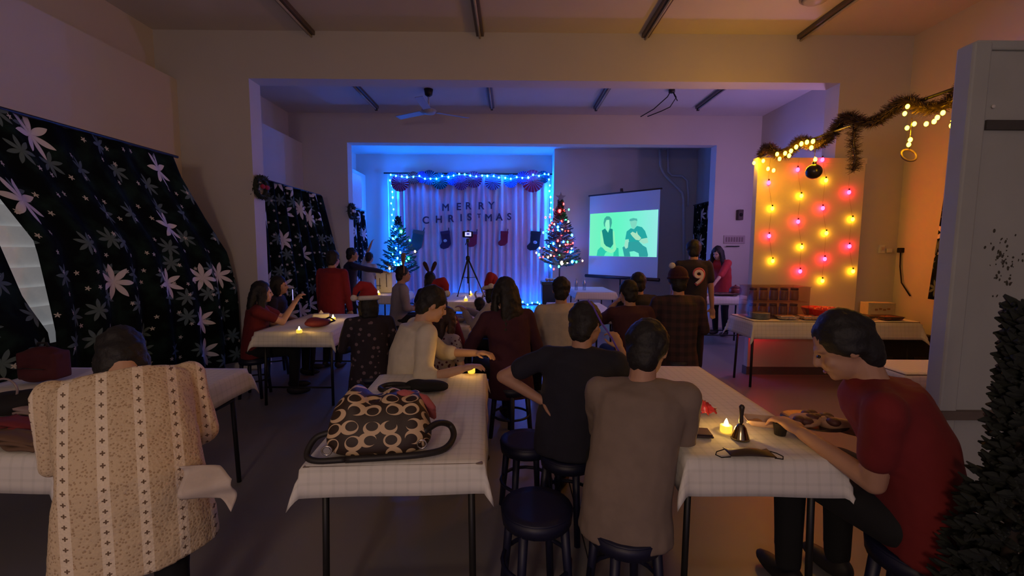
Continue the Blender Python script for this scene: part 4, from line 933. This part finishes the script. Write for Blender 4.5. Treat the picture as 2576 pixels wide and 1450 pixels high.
def dish(name, label, q, w_, l_, c, fc, rz=0):
    t = thing(name, label, 'dish', q, rz)
    MB().grid(lambda s, u_: ((s-.5)*w_, (u_-.5)*l_, .006+.035*max(abs(2*s-1)**8, abs(2*u_-1)**8)), 16, 12).build('tray', c, t, solid=.004)
    m = MB(); rng = random.Random(int(q.x*100))
    for k in range(22): m.ell((rng.uniform(-.4, .4)*w_, rng.uniform(-.38, .38)*l_, .02), (.035, .03, .018), Matrix.Rotation(rng.random()*3, 3, 'Z'), 7, 5)
    m.build('food', fc, t); return t
FOIL = mat('buffet_foil', (.62, .55, .5), .3, metal=.6)
dish('foil_dish', 'foil dish of pale food beside the plate stack', Vector((3.12, 4.87, ZBU)), .22, .14, FOIL, mat('pale_food', (.6, .45, .38), .6))
dish('foil_dish', 'foil dish of golden food before the clear box', Vector((3.40, 4.87, ZBU)), .26, .14, FOIL, mat('golden_food', (.6, .33, .18), .6))
dish('serving_bowl', 'dark oval bowl of food on the buffet near the switch plate', Vector((3.98, 4.95, ZBU)), .30, .20, mat('bowl_dark', (.06, .035, .03), .4), mat('bowl_food', (.22, .08, .04), .6))
dish('serving_bowl', 'dark square bowl of food at the buffet’s curtain end', Vector((4.28, 4.90, ZBU)), .24, .20, mat('bowl_dark', (.06, .035, .03), .4), mat('bowl_food2', (.20, .07, .04), .6))
q = Vector((4.38, 5.16, ZBU)); t = thing('carton_box', 'pale printed carton at the curtain end of the buffet', 'box', q, R(-6))
MB().span((-.15, -.07, 0), (.15, .07, .16)).build('carton', mat('carton', (.42, .38, .26), .7), t, smooth=False, bevel=.004); MB().box((0, 0, .16), (.30, .14, .01)).build('flap', mat('carton_flap', (.46, .42, .3), .7), t, smooth=False)
for k in range(4): MB().box((-.06+.045*k, -.072, .085+.01*(k % 2)), (.03, .003, .02)).build('printed_mark', mat('print_brown', (.25, .14, .06), .7), t, smooth=False)
q = Vector((3.35, 7.1, .81)); t = dish('serving_dish', 'dark oval serving dish on the table beside the woman in red', Vector((3.52, 7.15, .81)), .42, .26, mat('bowl_dark', (.06, .035, .03), .4), mat('serv_food', (.25, .10, .08), .6))
t = dish('paper_tray', 'white paper tray on the serving table beside the woman in red', Vector((3.12, 7.1, .81)), .26, .18, WHITE, mat('pale_food', (.6, .45, .38), .6))
q = Vector((3.78, 7.3, .81)); t = thing('red_pot', 'small dark red pot at the board end of the serving table', 'pot', q); MB().lathe([(.08, 0), (.10, .05), (.095, .10), (.07, .12)], 18).build('pot', mat('pot_red', (.2, .03, .03), .4), t); MB().lathe([(.085, .115), (.05, .14), (.015, .15), (.015, .165), (.001, .168)], 18).build('lid', mat('pot_lid', (.16, .03, .03), .4), t)
# string of red light glowing under the buffet corner
q = Vector((3.02, 5.28, .62)); t = thing('red_rope_light', 'short red light strand glowing under the buffet corner', 'string light', q)
MB().tube([(0, 0, .1), (.02, 0, .05), (.03, 0, 0), (.06, 0, -.05)], .006, 6).build('wire', BLACK, t)
for k in range(3): bulb(t, (.01+.02*k, -.015, .06-.05*k), .014, E_RED)

# ------------------------------------------------------------------ stools
st0 = None
def stool(x, y, label, s=1.0, rz=0.3):
    global st0
    if st0 is None:
        t = thing('plastic_stool', label, 'stool', (x, y, 0), rz, 'plastic stools'); st0 = t
        MB().lathe([(.12, .425), (.145, .43), (.155, .44), (.152, .447), (.11, .444), (.001, .443)], 22).build('seat', SHELL, t)
        MB().lathe([(.156, .44), (.150, .385), (.143, .385), (.147, .43)], 22).build('seat_rim', SHELL, t)
        for k in range(4):
            a = math.pi/4+k*math.pi/2; c, sn = math.cos(a), math.sin(a)
            MB().tube([(.125*c, .125*sn, .42), (.165*c, .165*sn, 0)], [.022, .017], 8).build('leg', SHELL, t)
        MB().tube([(.148*math.cos(a), .148*math.sin(a), .20) for a in [2*math.pi*i/20 for i in range(20)]], .010, 6, True).build('leg_ring', SHELL, t)
    else: t = copy_tree(st0); t.location = (x, y, 0); t.rotation_euler = (0, 0, rz); tag(t, label, 'stool', 'plastic stools')
    t.scale = (s,)*3; return t
stool(.10, 2.46, 'empty dark blue stool beside the far half of the handbag table')
stool(.12, 1.80, 'empty dark blue stool nearest the camera in the aisle')

# ------------------------------------------------------------------ people
SKIN = mat('skin_tan', (.42, .23, .15), .6, var=.06); SKIN2 = mat('skin_fair', (.52, .31, .21), .6, var=.06)
HAIR = mat('hair_black', (.006, .005, .006), .65, scale=80, bump=.3); HAIRB = mat('hair_brown', (.05, .025, .02), .55, scale=80, bump=.3)
JEANS = mat('dark_trousers', (.005, .0055, .008), .9); SHOE = mat('shoe', (.02, .018, .018), .6)
EYE = mat('eye_dark', (.012, .010, .010), .2); LIP = mat('lip', (.30, .10, .09), .5)
WRINKLE = bpy.data.textures.new('wrinkle', 'CLOUDS'); WRINKLE.noise_scale = .16
TUFT = bpy.data.textures.new('tuft', 'CLOUDS'); TUFT.noise_scale = .035
def rough_(o, tex, k):
    q = o.modifiers.new('d', 'DISPLACE'); q.texture = tex; q.strength = k; q.mid_level = .5; q.texture_coords = 'LOCAL'; return o
def ik(a, b, l1, l2, hint):
    a, b = Vector(a), Vector(b); d = b-a; D = min(d.length, (l1+l2)*.999); dn = d.normalized(); b = a+dn*D
    x = (l1*l1-l2*l2+D*D)/(2*D); h = math.sqrt(max(0, l1*l1-x*x)); hv = Vector(hint)-dn*Vector(hint).dot(dn)
    hv = hv.normalized() if hv.length > 1e-5 else dn.orthogonal().normalized()
    return a+dn*x+hv*h, b
def hand(m, wr, d, side, curl=.5):
    d = Vector(d).normalized(); w_ = d.cross(Vector((0, 0, 1)))
    w_ = Vector((1, 0, 0)) if w_.length < .2 else w_.normalized(); n = w_.cross(d).normalized()
    if n.z > 0: n = -n
    rot = Matrix((w_, n, d)).transposed()
    m.ell(wr+d*.048, (.040, .020, .052), rot, 12, 8)
    tips = (.066, .078, .073, .056)
    for i in range(4):
        o = wr+d*.085+w_*(-.030+.020*i); f1 = (d+n*curl*.6).normalized(); f2 = (d*(1-curl)+n*curl*1.6).normalized()
        k = o+f1*tips[i]*.5; m.cap(o, k, .0095, .0088, 8); m.cap(k, k+f2*tips[i]*.55, .0088, .007, 8)
    sg = side; o = wr+d*.03+w_*(.036*sg); k = o+(d*.7+w_*sg*.7+n*.2).normalized()*.038
    m.cap(o, k, .012, .010, 8); m.cap(k, k+(d*.95+w_*sg*.15+n*.35).normalized()*.03, .010, .008, 8)
def person(label, u, vtop, Y, face, pose='sit', lean=(0, .04), head=(0, 5, 0), L=None, Rr=None, hl=(-.6, -.5, -.8), hr=(.6, -.5, -.8), shirt=None, sleeve='short', pants=JEANS,
           hair='short', hairm=HAIR, hat=None, skin=SKIN, vox=.012, wf=1.0, hem=0.0, curl=.5, seat=True, hatside=1, slabel=None, legyaw=0):
    hw = P(u, vtop, Y=Y); a = -R(face)
    pz = .55 if pose == 'sit' else .93
    p = Vector((0, 0, pz)); lx, ly = lean; nb = p+Vector((lx, ly, math.sqrt(.25-lx*lx-ly*ly))); cm = p.lerp(nb, .55)+Vector((0, -.035 if ly > .1 else 0, 0))
    Rh = Matrix.Rotation(-R(head[0]), 3, 'Z') @ Matrix.Rotation(-R(head[1]), 3, 'X') @ Matrix.Rotation(R(head[2]), 3, 'Y'); Ry = Matrix.Rotation(-R(head[0]), 3, 'Z')
    up = ((nb-cm).normalized()+Vector((0, 0, .7))).normalized(); hp = nb+up*.022; hc = hp+Rh @ Vector((0, .025, .115)); H = lambda x, y, z: hc+Rh @ Vector((x, y, z))
    ztop = hc.z+.135+(.03 if hat in ('santa', 'beanie') else 0); s = hw.z/ztop
    rotm = Matrix.Rotation(a, 3, 'Z'); loc = Vector((hw.x, hw.y, 0))-rotm @ Vector((hc.x*s, hc.y*s, 0))
    t = thing('person', label, 'person', loc, a, None, s)
    inv = lambda q: (rotm.inverted() @ (Vector(q)-loc))/s
    # joints
    sh = {-1: nb+Vector((-.168*wf, -.005, -.06)), 1: nb+Vector((.168*wf, -.005, -.06))}
    dw = {-1: Vector((-.15, .26+ly*.5, pz+.12)) if pose == 'sit' else Vector((-.25, .05+ly, pz-.12)), 1: Vector((.15, .26+ly*.5, pz+.12)) if pose == 'sit' else Vector((.25, .05+ly, pz-.12))}
    W = {-1: inv(L) if L is not None else dw[-1], 1: inv(Rr) if Rr is not None else dw[1]}; E_ = {}
    for k, hint in ((-1, hl), (1, hr)): E_[k], W[k] = ik(sh[k], W[k], .285, .255, hint)
    Rl = Matrix.Rotation(-R(legyaw), 3, 'Z')
    body = MB()
    body.ell(H(0, -.012, .018), (.075, .094, .104), Rh); body.ell(H(0, .028, -.045), (.058, .064, .074), Rh); body.ell(H(0, .072, .022), (.045, .02, .012), Rh, 8, 6)
    body.cap(H(0, .092, .004), H(0, .106, -.026), .009, .0135, 8); body.ell(H(0, .070, -.088), (.026, .024, .020), Rh, 8, 6); body.ell(H(0, .085, -.058), (.024, .012, .016), Rh, 8, 6)
    for k in (-1, 1): body.ell(H(.076*k, -.008, -.008), (.012, .020, .031), Rh, 8, 6)
    for k in (-1, 1): body.ell(H(.034*k, .066, -.03), (.022, .02, .02), Rh, 8, 6)
    body.cap(nb+Vector((0, 0, -.03)), H(0, -.025, -.06), .058, .054); body.tube([p+Vector((0, 0, -.1)), p+Vector((0, 0, .02)), cm, nb+Vector((0, 0, -.06)), nb], [.13*wf, .15*wf, .15*wf, .15*wf, .06], 14, ry=[.09, .105, .105, .085, .055], side=(1, 0, 0))
    for k in (-1, 1):
        body.cap(sh[k], E_[k], .047*wf**.5, .039, 10); body.cap(E_[k], W[k], .039, .027, 10); hand(body, W[k], (W[k]-E_[k]), -k, curl)
        hip = p+Vector((.09*k, 0, -.02))
        if pose == 'sit': hip = p+Rl @ Vector((.09*k, 0, -.02)); kn = Rl @ Vector((.13*k, .42, pz-.02)); an = Rl @ Vector((.13*k, .40, .09))
        else: kn = Vector((.10*k, .04, .50)); an = Vector((.10*k, -.01, .09))
        body.cap(hip, kn, .075, .055, 10); body.cap(kn, an, .052, .036, 10)
    body.build('body', skin, t, vox=vox)
    # eyes and mouth
    for k in (-1, 1): MB().ell(H(.031*k, .087, .003), (.011, .007, .006), Rh, 8, 6).build('eye', EYE, t)
    MB().ell(H(0, .096, -.062), (.021, .006, .005), Rh, 8, 6).build('mouth', LIP, t)
    # clothes
    g = MB(); lo_ = -.10 if pose == 'sit' else -.16
    cs = [p+Vector((0, 0, lo_-hem)), p+Vector((0, 0, .03)), cm, nb.lerp(cm, .25)+Vector((0, 0, -.02)), nb+Vector((0, 0, -.045)), nb+Vector((0, .005, .005))]
    fx = 1+hem*.9
    g.tube(cs, [.178*wf*fx, .170*wf, .172*wf, .182*wf, .150*wf, .066], 18, ry=[.130*fx*wf**.5, .126*wf**.5, .124*wf**.5, .122*wf**.5, .098, .062], side=(1, 0, 0))
    for k in (-1, 1):
        g.ell(sh[k], (.064*wf**.5, .062, .062)); g.cap(nb+Vector((.03*k, -.005, -.045)), sh[k], .062, .058, 10)
        if sleeve == 'long': g.cap(sh[k], E_[k], .061*wf**.5, .052, 12); g.cap(E_[k], E_[k].lerp(W[k], .93), .052, .040, 12)
        elif sleeve == 'half': g.cap(sh[k], E_[k], .066*wf**.5, .060, 12); g.cap(E_[k], E_[k].lerp(W[k], .25), .058, .056, 12)
        else: g.cap(sh[k], sh[k].lerp(E_[k], .62), .063*wf**.5, .060, 12)
    rough_(g.build('shirt', shirt, t, vox=max(.012, vox*1.1), sm=5), WRINKLE, .022)
    tr = MB(); tr.ell(p+Vector((0, 0, -.02)), (.165, .118, .11))
    for k in (-1, 1):
        hip = p+Vector((.09*k, 0, -.02))
        if pose == 'sit': hip = p+Rl @ Vector((.09*k, 0, -.02)); kn = Rl @ Vector((.13*k, .42, pz-.02)); an = Rl @ Vector((.13*k, .40, .11))
        else: kn = Vector((.10*k, .04, .50)); an = Vector((.10*k, -.01, .11))
        tr.cap(hip, kn, .088, .068, 12); tr.cap(kn, an, .066, .052, 12)
    tr.build('trousers', pants, t, vox=max(.014, vox*1.2), sm=5)
    for k in (-1, 1):
        an = Rl @ Vector((.13*k, .40, .0)) if pose == 'sit' else Vector((.10*k, -.01, 0))
        f_ = MB(); f_.ell(an+Rl @ Vector((0, .05, .042)), (.045, .13, .042), Rl); f_.ell(an+Rl @ Vector((0, -.02, .06)), (.042, .06, .055), Rl); f_.build('shoe', SHOE, t, vox=.012)
    # hair
    h_ = MB(); h_.ell(H(0, -.020, .034), (.086, .098, .098), Rh); h_.ell(H(0, -.050, -.028), (.074, .058, .088), Rh)
    if hair != 'bald':
        for k in (-1, 1): h_.ell(H(.07*k, -.02, .03), (.02, .06, .06), Rh, 10, 7)
    if hair == 'long':
        q = [hc+Ry @ Vector(v) for v in ((0, -.055, .05), (0, -.085, -.05), (0, -.105, -.16), (0, -.115, -.28), (0, -.11, -.40))]
        h_.tube(q, [.085, .098, .112, .108, .07], 14, ry=[.05, .055, .05, .045, .03], side=Ry @ Vector((1, 0, 0)))
        for k in (-1, 1): h_.tube([hc+Ry @ Vector(v) for v in ((.07*k, .01, .05), (.088*k, .01, -.05), (.10*k, -.01, -.17), (.095*k, -.03, -.30))], [.02, .028, .032, .015], 8, ry=[.05, .05, .045, .03])
    if hair == 'bob':
        h_.tube([hc+Ry @ Vector(v) for v in ((0, -.05, .05), (0, -.075, -.05), (0, -.075, -.14))], [.085, .095, .085], 14, ry=[.05, .055, .05], side=Ry @ Vector((1, 0, 0)))
        for k in (-1, 1): h_.ell(hc+Ry @ Vector((.082*k, .0, -.06)), (.022, .045, .09))
    if hair == 'tuft': h_.ell(H(.0, .055, .105), (.06, .045, .03), Rh); h_.ell(H(.05, .02, .11), (.04, .05, .03), Rh)
    rough_(h_.build('hair', hairm, t, vox=.010 if vox < .011 else .012, sm=3), TUFT, .018)
    if hat == 'santa':
        b = hatside; ho = thing_part('santa_hat', t)
        q = [H(0, -.012, .055), H(0, -.018, .11), H(.02*b, -.035, .155), H(.075*b, -.06, .175), H(.125*b, -.08, .135), H(.145*b, -.09, .075)]
        MB().tube(q, [.098, .092, .072, .050, .032, .018], 16).build('hat_cone', HATRED, ho)
        MB().tube([H(.096*math.cos(i*math.pi/12), -.014+.108*math.sin(i*math.pi/12), .05) for i in range(24)], .024, 8, True).build('fur_brim', FUR, ho)
        MB().ell(H(.148*b, -.092, .055), (.034, .034, .034)).build('pompom', FUR, ho)
    if hat == 'beanie':
        ho = thing_part('knitted_hat', t); hm = mat('beanie_knit', (.045, .010, .016), .95, scale=90, bump=.5)
        b = MB(); b.ell(H(0, -.014, .05), (.094, .106, .098), Rh); b.build('hat_crown', hm, ho, vox=.012)
        MB().tube([H(.088*math.cos(i*math.pi/12), -.014+.100*math.sin(i*math.pi/12), .030) for i in range(24)], .013, 8, True).build('hat_band', hm, ho)
        MB().ell(H(-.06, -.03, .145), (.030, .030, .030)).build('pompom', FUR, ho)
    if hat in ('antler', 'antler_tan', 'horn'):
        hm = {'antler': mat('antler_dark', (.035, .014, .012), .9), 'antler_tan': mat('antler_tan', (.38, .20, .12), .9), 'horn': mat('horn_grey', (.35, .30, .34), .9)}[hat]; ho = thing_part('headband', t)
        MB().tube([H(.090*math.cos(i*math.pi/14), -.005, .02+.115*math.sin(i*math.pi/14)) for i in range(15)], .008, 6).build('band', hm, ho)
        for k in (-1, 1):
            if hat == 'horn': MB().tube([H(.05*k, -.01, .12), H(.075*k, -.01, .18), H(.06*k, -.01, .225), H(.03*k, -.01, .24)], [.016, .018, .014, .006], 8).build('horn', hm, ho)
            else:
                m = MB(); m.tube([H(.025*k, -.01, .125), H(.05*k, -.01, .19), H(.085*k, -.01, .27), H(.10*k, -.01, .31)], [.016, .036, .040, .022], 10, ry=[.014, .018, .018, .012]); m.cap(H(.055*k, -.01, .21), H(.095*k, -.01, .225), .016, .012, 8); m.build('antler', hm, ho, vox=.010)
    if pose == 'sit' and seat: stool(loc.x, loc.y, 'dark stool under '+(slabel or ' '.join(label.split(',')[0].split()[:11])), s, R(random.uniform(0, 90)))
    t['_s'] = s; return t
def thing_part(name, parent):
    o = bpy.data.objects.new(name, None); COL.objects.link(o); o.parent = parent; o.empty_display_size = .05; return o

def fab(name, c, rough=.9): return mat('fabric_'+name, c, rough, var=.18, scale=14, bump=.25)
# 1 cream knit shirt, standing bent over the corner table
person('person in cream patterned knit shirt bending over the corner table, back turned', 300, 818, 1.66, -40, 'stand', lean=(-.02, .30), head=(-4, 56, 0), L=P(190, 1120, Y=1.62), Rr=P(452, 1130, Y=1.72), hl=(-.1, -.6, -1), hr=(.2, -.6, -1),
       shirt=knit('cream_knit'), sleeve='long', hair='bob', vox=.008, wf=1.38, hem=.16, skin=SKIN2)
def flap(pp):
    loc = Vector(pp.location); rm = Matrix.Rotation(pp.rotation_euler[2], 3, 'Z'); sc_ = pp.scale[0]
    a = [P(450, 1176, Y=1.40), P(545, 1178, Y=1.46), P(590, 1200, Y=1.46)]; b = [P(460, 1255, Y=1.38), P(545, 1262, Y=1.42), P(586, 1284, Y=1.44)]
    def q(r, s): i = min(1, int(s*2)); return r[i].lerp(r[i+1], s*2-i)
    MB().grid(lambda s, u_: tuple((rm.inverted() @ (q(a, s).lerp(q(b, s), u_)+Vector((0, .02*math.sin(u_*6+s*4), 0))-loc))/sc_), 14, 12).build('shirt_tail', mat('tail_cloth', (.56, .48, .42), .9), pp, solid=.004)
flap([o for o in bpy.data.objects if str(o.get('label', '')).startswith('person in cream patterned')][0])
# 2 man in red on the right
person('man in dark red shirt leaning over the handbell table, seen in profile', 2128, 776, 1.64, -60, 'sit', lean=(.0, .17), head=(-4, 32, 0), L=P(2020, 1092, Z=.80), Rr=P(2075, 1062, Z=.80), hl=(.0, -.3, -1), hr=(.3, -.2, -1),
       shirt=fab('deep_red', (.15, .008, .010)), sleeve='short', hair='short', vox=.007, wf=1.08, curl=.7, legyaw=48)
# 3 grey brown shirt
person('man in grey brown shirt at the handbell table, back turned', 1632, 800, 1.82, 14, 'sit', lean=(.05, .10), head=(22, 18, 0), L=Vector((.55, 2.15, .83)), Rr=P(1708, 1030, Z=.80), hl=(-.3, -.6, -.8), hr=(-.1, -1, -1),
       shirt=fab('grey_brown', (.20, .15, .12)), sleeve='half', hair='short', vox=.008, wf=1.05, hem=.05)
# 4 navy shirt, hand on hip
person('man in navy shirt with one hand on his hip and the other at his face', 1476, 755, 2.36, 20, 'sit', lean=(.06, .03), head=(26, 12, -4), L=P(1362, 1008, Y=2.33), Rr=P(1560, 880, Y=2.50), hl=(-1, -.15, .1), hr=(.6, .6, -1.2),
       shirt=fab('navy', (.012, .012, .024)), sleeve='short', vox=.007, wf=1.12, curl=.8)
# 5 lady in white
person('lady in white shirt at the far end of the handbag table, reaching for the tealight', 1088, 716, 3.02, 66, 'sit', lean=(.0, .12), head=(4, 26, 0), Rr=P(1160, 930, Z=.80), L=Vector((-.25, 3.1, .8)), hr=(.4, -.2, -1), hl=(-.5, 0, -1),
       shirt=fab('white_tee', (.60, .54, .44)), sleeve='half', hair='short', vox=.008, wf=1.12, skin=SKIN2)
# 6 maroon long hair
person('woman in maroon with long black hair turned toward the stage', 1268, 694, 3.55, -22, 'sit', lean=(-.02, .05), head=(-18, 6, 0), shirt=fab('maroon', (.045, .008, .022)), sleeve='long', hair='long', vox=.010, wf=1.02, L=Vector((-.32, 3.75, .80)), hem=.1)
# 7 floral child
person('child in white floral top with brown hair beside the lady in white', 1126, 770, 3.62, 40, 'sit', lean=(.02, .06), head=(20, 10, 0), shirt=floral('white_floral', (.50, .42, .42), (.12, .03, .05), 26, .32), hair='long', hairm=HAIRB, vox=.010, skin=SKIN2)
# 8 santa hat pale shirt
person('person in pale shirt and santa hat facing the women’s table', 1238, 698, 4.85, -60, 'sit', lean=(0, .08), head=(0, 12, 0), shirt=fab('pale_grey', (.38, .34, .36)), sleeve='long', hat='santa', hatside=-1, vox=.012, L=Vector((-.50, 4.75, .86)), Rr=Vector((-.50, 4.95, .86)), hair='bob')
# 9 santa hat maroon
person('person in wine red shirt and santa hat behind the lady in white', 1102, 713, 4.12, 10, 'sit', lean=(0, .05), head=(10, 10, 0), shirt=fab('wine', (.11, .008, .03)), sleeve='long', hat='santa', hatside=1, vox=.012, hair='bob')
# 10 antlers
person('person wearing dark reindeer antlers facing the stage', 1082, 684, 6.75, -20, 'sit', shirt=fab('black_tee', (.015, .012, .022)), hat='antler', vox=.014, hair='bob')
# 11 grey shirt with tan antlers
person('person in pale grey shirt with tan antler headband looking right', 1014, 667, 6.3, 62, 'sit', lean=(0, .05), head=(6, 4, 0), shirt=fab('ash', (.30, .27, .29)), hat='antler_tan', vox=.014, sleeve='half')
# 12 girl in red holding phone
ph = P(738, 745, Y=4.72)
girl = person('girl in red with long black hair holding up a phone', 658, 705, 4.52, 66, 'sit', lean=(0, .07), head=(0, 6, 0), shirt=fab('girl_red', (.12, .008, .012)), hair='long', vox=.010, L=ph+Vector((.0, .05, -.06)), Rr=ph+Vector((.03, -.06, -.08)), hl=(-.3, .2, -1), hr=(.3, .2, -1), skin=SKIN2, curl=.8)
t = thing('phone', 'lit phone held up by the girl in red', 'phone', ph, R(-60)); MB().box((0, 0, 0), (.075, .010, .15)).build('case', BLACK, t, smooth=False, bevel=.006); MB().box((0, -.0055, 0), (.068, .002, .14)).build('screen', emitter('phone_screen', (.35, .33, 1.0), .9), t, smooth=False)
# 13 red standing figure
person('broad person in bright red standing behind the two candle table', 838, 628, 5.65, 14, 'stand', lean=(0, .04), shirt=fab('santa_red', (.20, .010, .016)), sleeve='long', vox=.012, wf=1.12, hair='short', hem=.0)
# 14 floral dress santa hat
person('person in dark floral dress and drooping santa hat beside the two candle table', 926, 722, 3.98, -20, 'sit', lean=(0, .03), head=(-5, 6, 0), shirt=floral('dark_floral', (.018, .012, .022), (.16, .11, .14), 15, .26), sleeve='long', hat='santa', hatside=-1, vox=.012, hem=.22, pants=BLACK, hair='bob', wf=1.1)
# 15 dark standing, arm out
person('person in dark top standing by the wall and pointing toward the plain tree', 886, 622, 7.3, 58, 'stand', head=(10, 2, 0), shirt=fab('indigo', (.02, .018, .05)), sleeve='long', vox=.014, Rr=P(985, 688, Y=7.5), hr=(.3, -.2, -1))
# 16 boy in white with raised hand
person('boy in white t-shirt raising one hand near the plain tree', 930, 634, 8.9, 25, 'stand', shirt=fab('boy_white', (.55, .55, .60)), vox=.014, L=P(937, 604, Y=8.95), hl=(-1, .2, .3), Rr=P(948, 700, Y=9.05))
# 17 child by the curtain
person('child in dark clothes beside the girl in red, close to the curtain', 702, 692, 5.3, 80, 'sit', shirt=fab('child_dark', (.016, .014, .022)), hair='bob', vox=.012, skin=SKIN2)
# 18 cream polo
person('man in cream polo shirt watching the stage, back turned', 1412, 694, 4.15, -12, 'sit', lean=(0, .04), head=(16, 6, 0), shirt=fab('cream_polo', (.46, .39, .32)), vox=.010, wf=1.15, sleeve='half')
# 19, 20
person('person in black behind the maroon shirt, head against the projector screen', 1605, 683, 5.0, -6, 'sit', shirt=fab('charcoal', (.016, .015, .02)), vox=.012, wf=1.05)
person('man in dim maroon shirt resting his chin on one hand', 1580, 702, 4.2, -8, 'sit', lean=(-.02, .05), head=(-14, 8, 0), shirt=fab('dim_maroon', (.055, .014, .022)), vox=.010, wf=1.08, L=P(1546, 765, Y=4.35), hl=(-.7, .5, -1), curl=.8)
# 21 plaid
person('person in dark plaid shirt and dark hat with pale pompom, back turned', 1706, 664, 4.35, 4, 'sit', lean=(.01, .02), shirt=plaid('dark_plaid', (.020, .012, .018), (.055, .022, .026)), sleeve='long', hat='beanie', vox=.012, wf=1.12, hem=.25)
# 22 jersey
jp = person('person standing in dark football jersey with the number nine', 1746, 601, 5.5, 16, 'stand', shirt=fab('jersey', (.016, .012, .026)), vox=.012, wf=1.0)
glyph('9', .30, mat('jersey_number', (.55, .12, .12), .7), (.045, -.150, 1.22), 'jersey_number', jp)
glyph('9', .24, mat('jersey_number_in', (.75, .62, .62), .7), (.045, -.157, 1.22), 'jersey_number_centre', jp)
# 23 woman in red
person('woman in red top serving food at the table by the right pier', 1806, 618, 7.8, -120, 'stand', lean=(0, .12), head=(-8, 22, 0), shirt=fab('bright_red', (.42, .03, .035)), sleeve='half', hair='long', vox=.014, Rr=Vector((3.2, 7.35, .95)), L=Vector((3.45, 7.4, .95)), wf=1.05, skin=SKIN2)
# 24 pale child with horn headband
person('child in pale grey with curved horn headband before the tripod table', 1206, 748, 5.35, -20, 'sit', shirt=fab('pale_child', (.42, .38, .42)), sleeve='long', hat='horn', vox=.012, hair='short')

# purple bead string on the navy man's head
t = thing('bead_string', 'purple glittering bead string hanging over the navy shirted man’s ear', 'beads', P(1490, 760, Y=2.24))
bs = [(1480, 757), (1492, 771), (1502, 792), (1513, 813), (1527, 832), (1540, 852), (1550, 872), (1560, 890)]
pts = [P(u, v, Y=2.22+.01*i)-Vector(t.location) for i, (u, v) in enumerate(bs)]
MB().tube(pts, .002, 5).build('thread', BLACK, t)
BE = mat('bead_purple', (.10, .05, .45), .3)
for a, b in zip(pts, pts[1:]):
    for k in range(6): bulb(t, a.lerp(b, k/6), .0048, BE, 'bead')

# dark unlit fir at the right edge
fb = P(2535, 1000, Y=1.22)
fir('fir_tree', 'dark unlit artificial fir at the picture’s right edge', (fb.x+.03, 1.20, 0), P(2512, 768, Y=1.20).z, .05, .17, 210, 21, mat('fir_black', (.010, .014, .012), .9), ntw=12, tw=.07, droop=-.3)
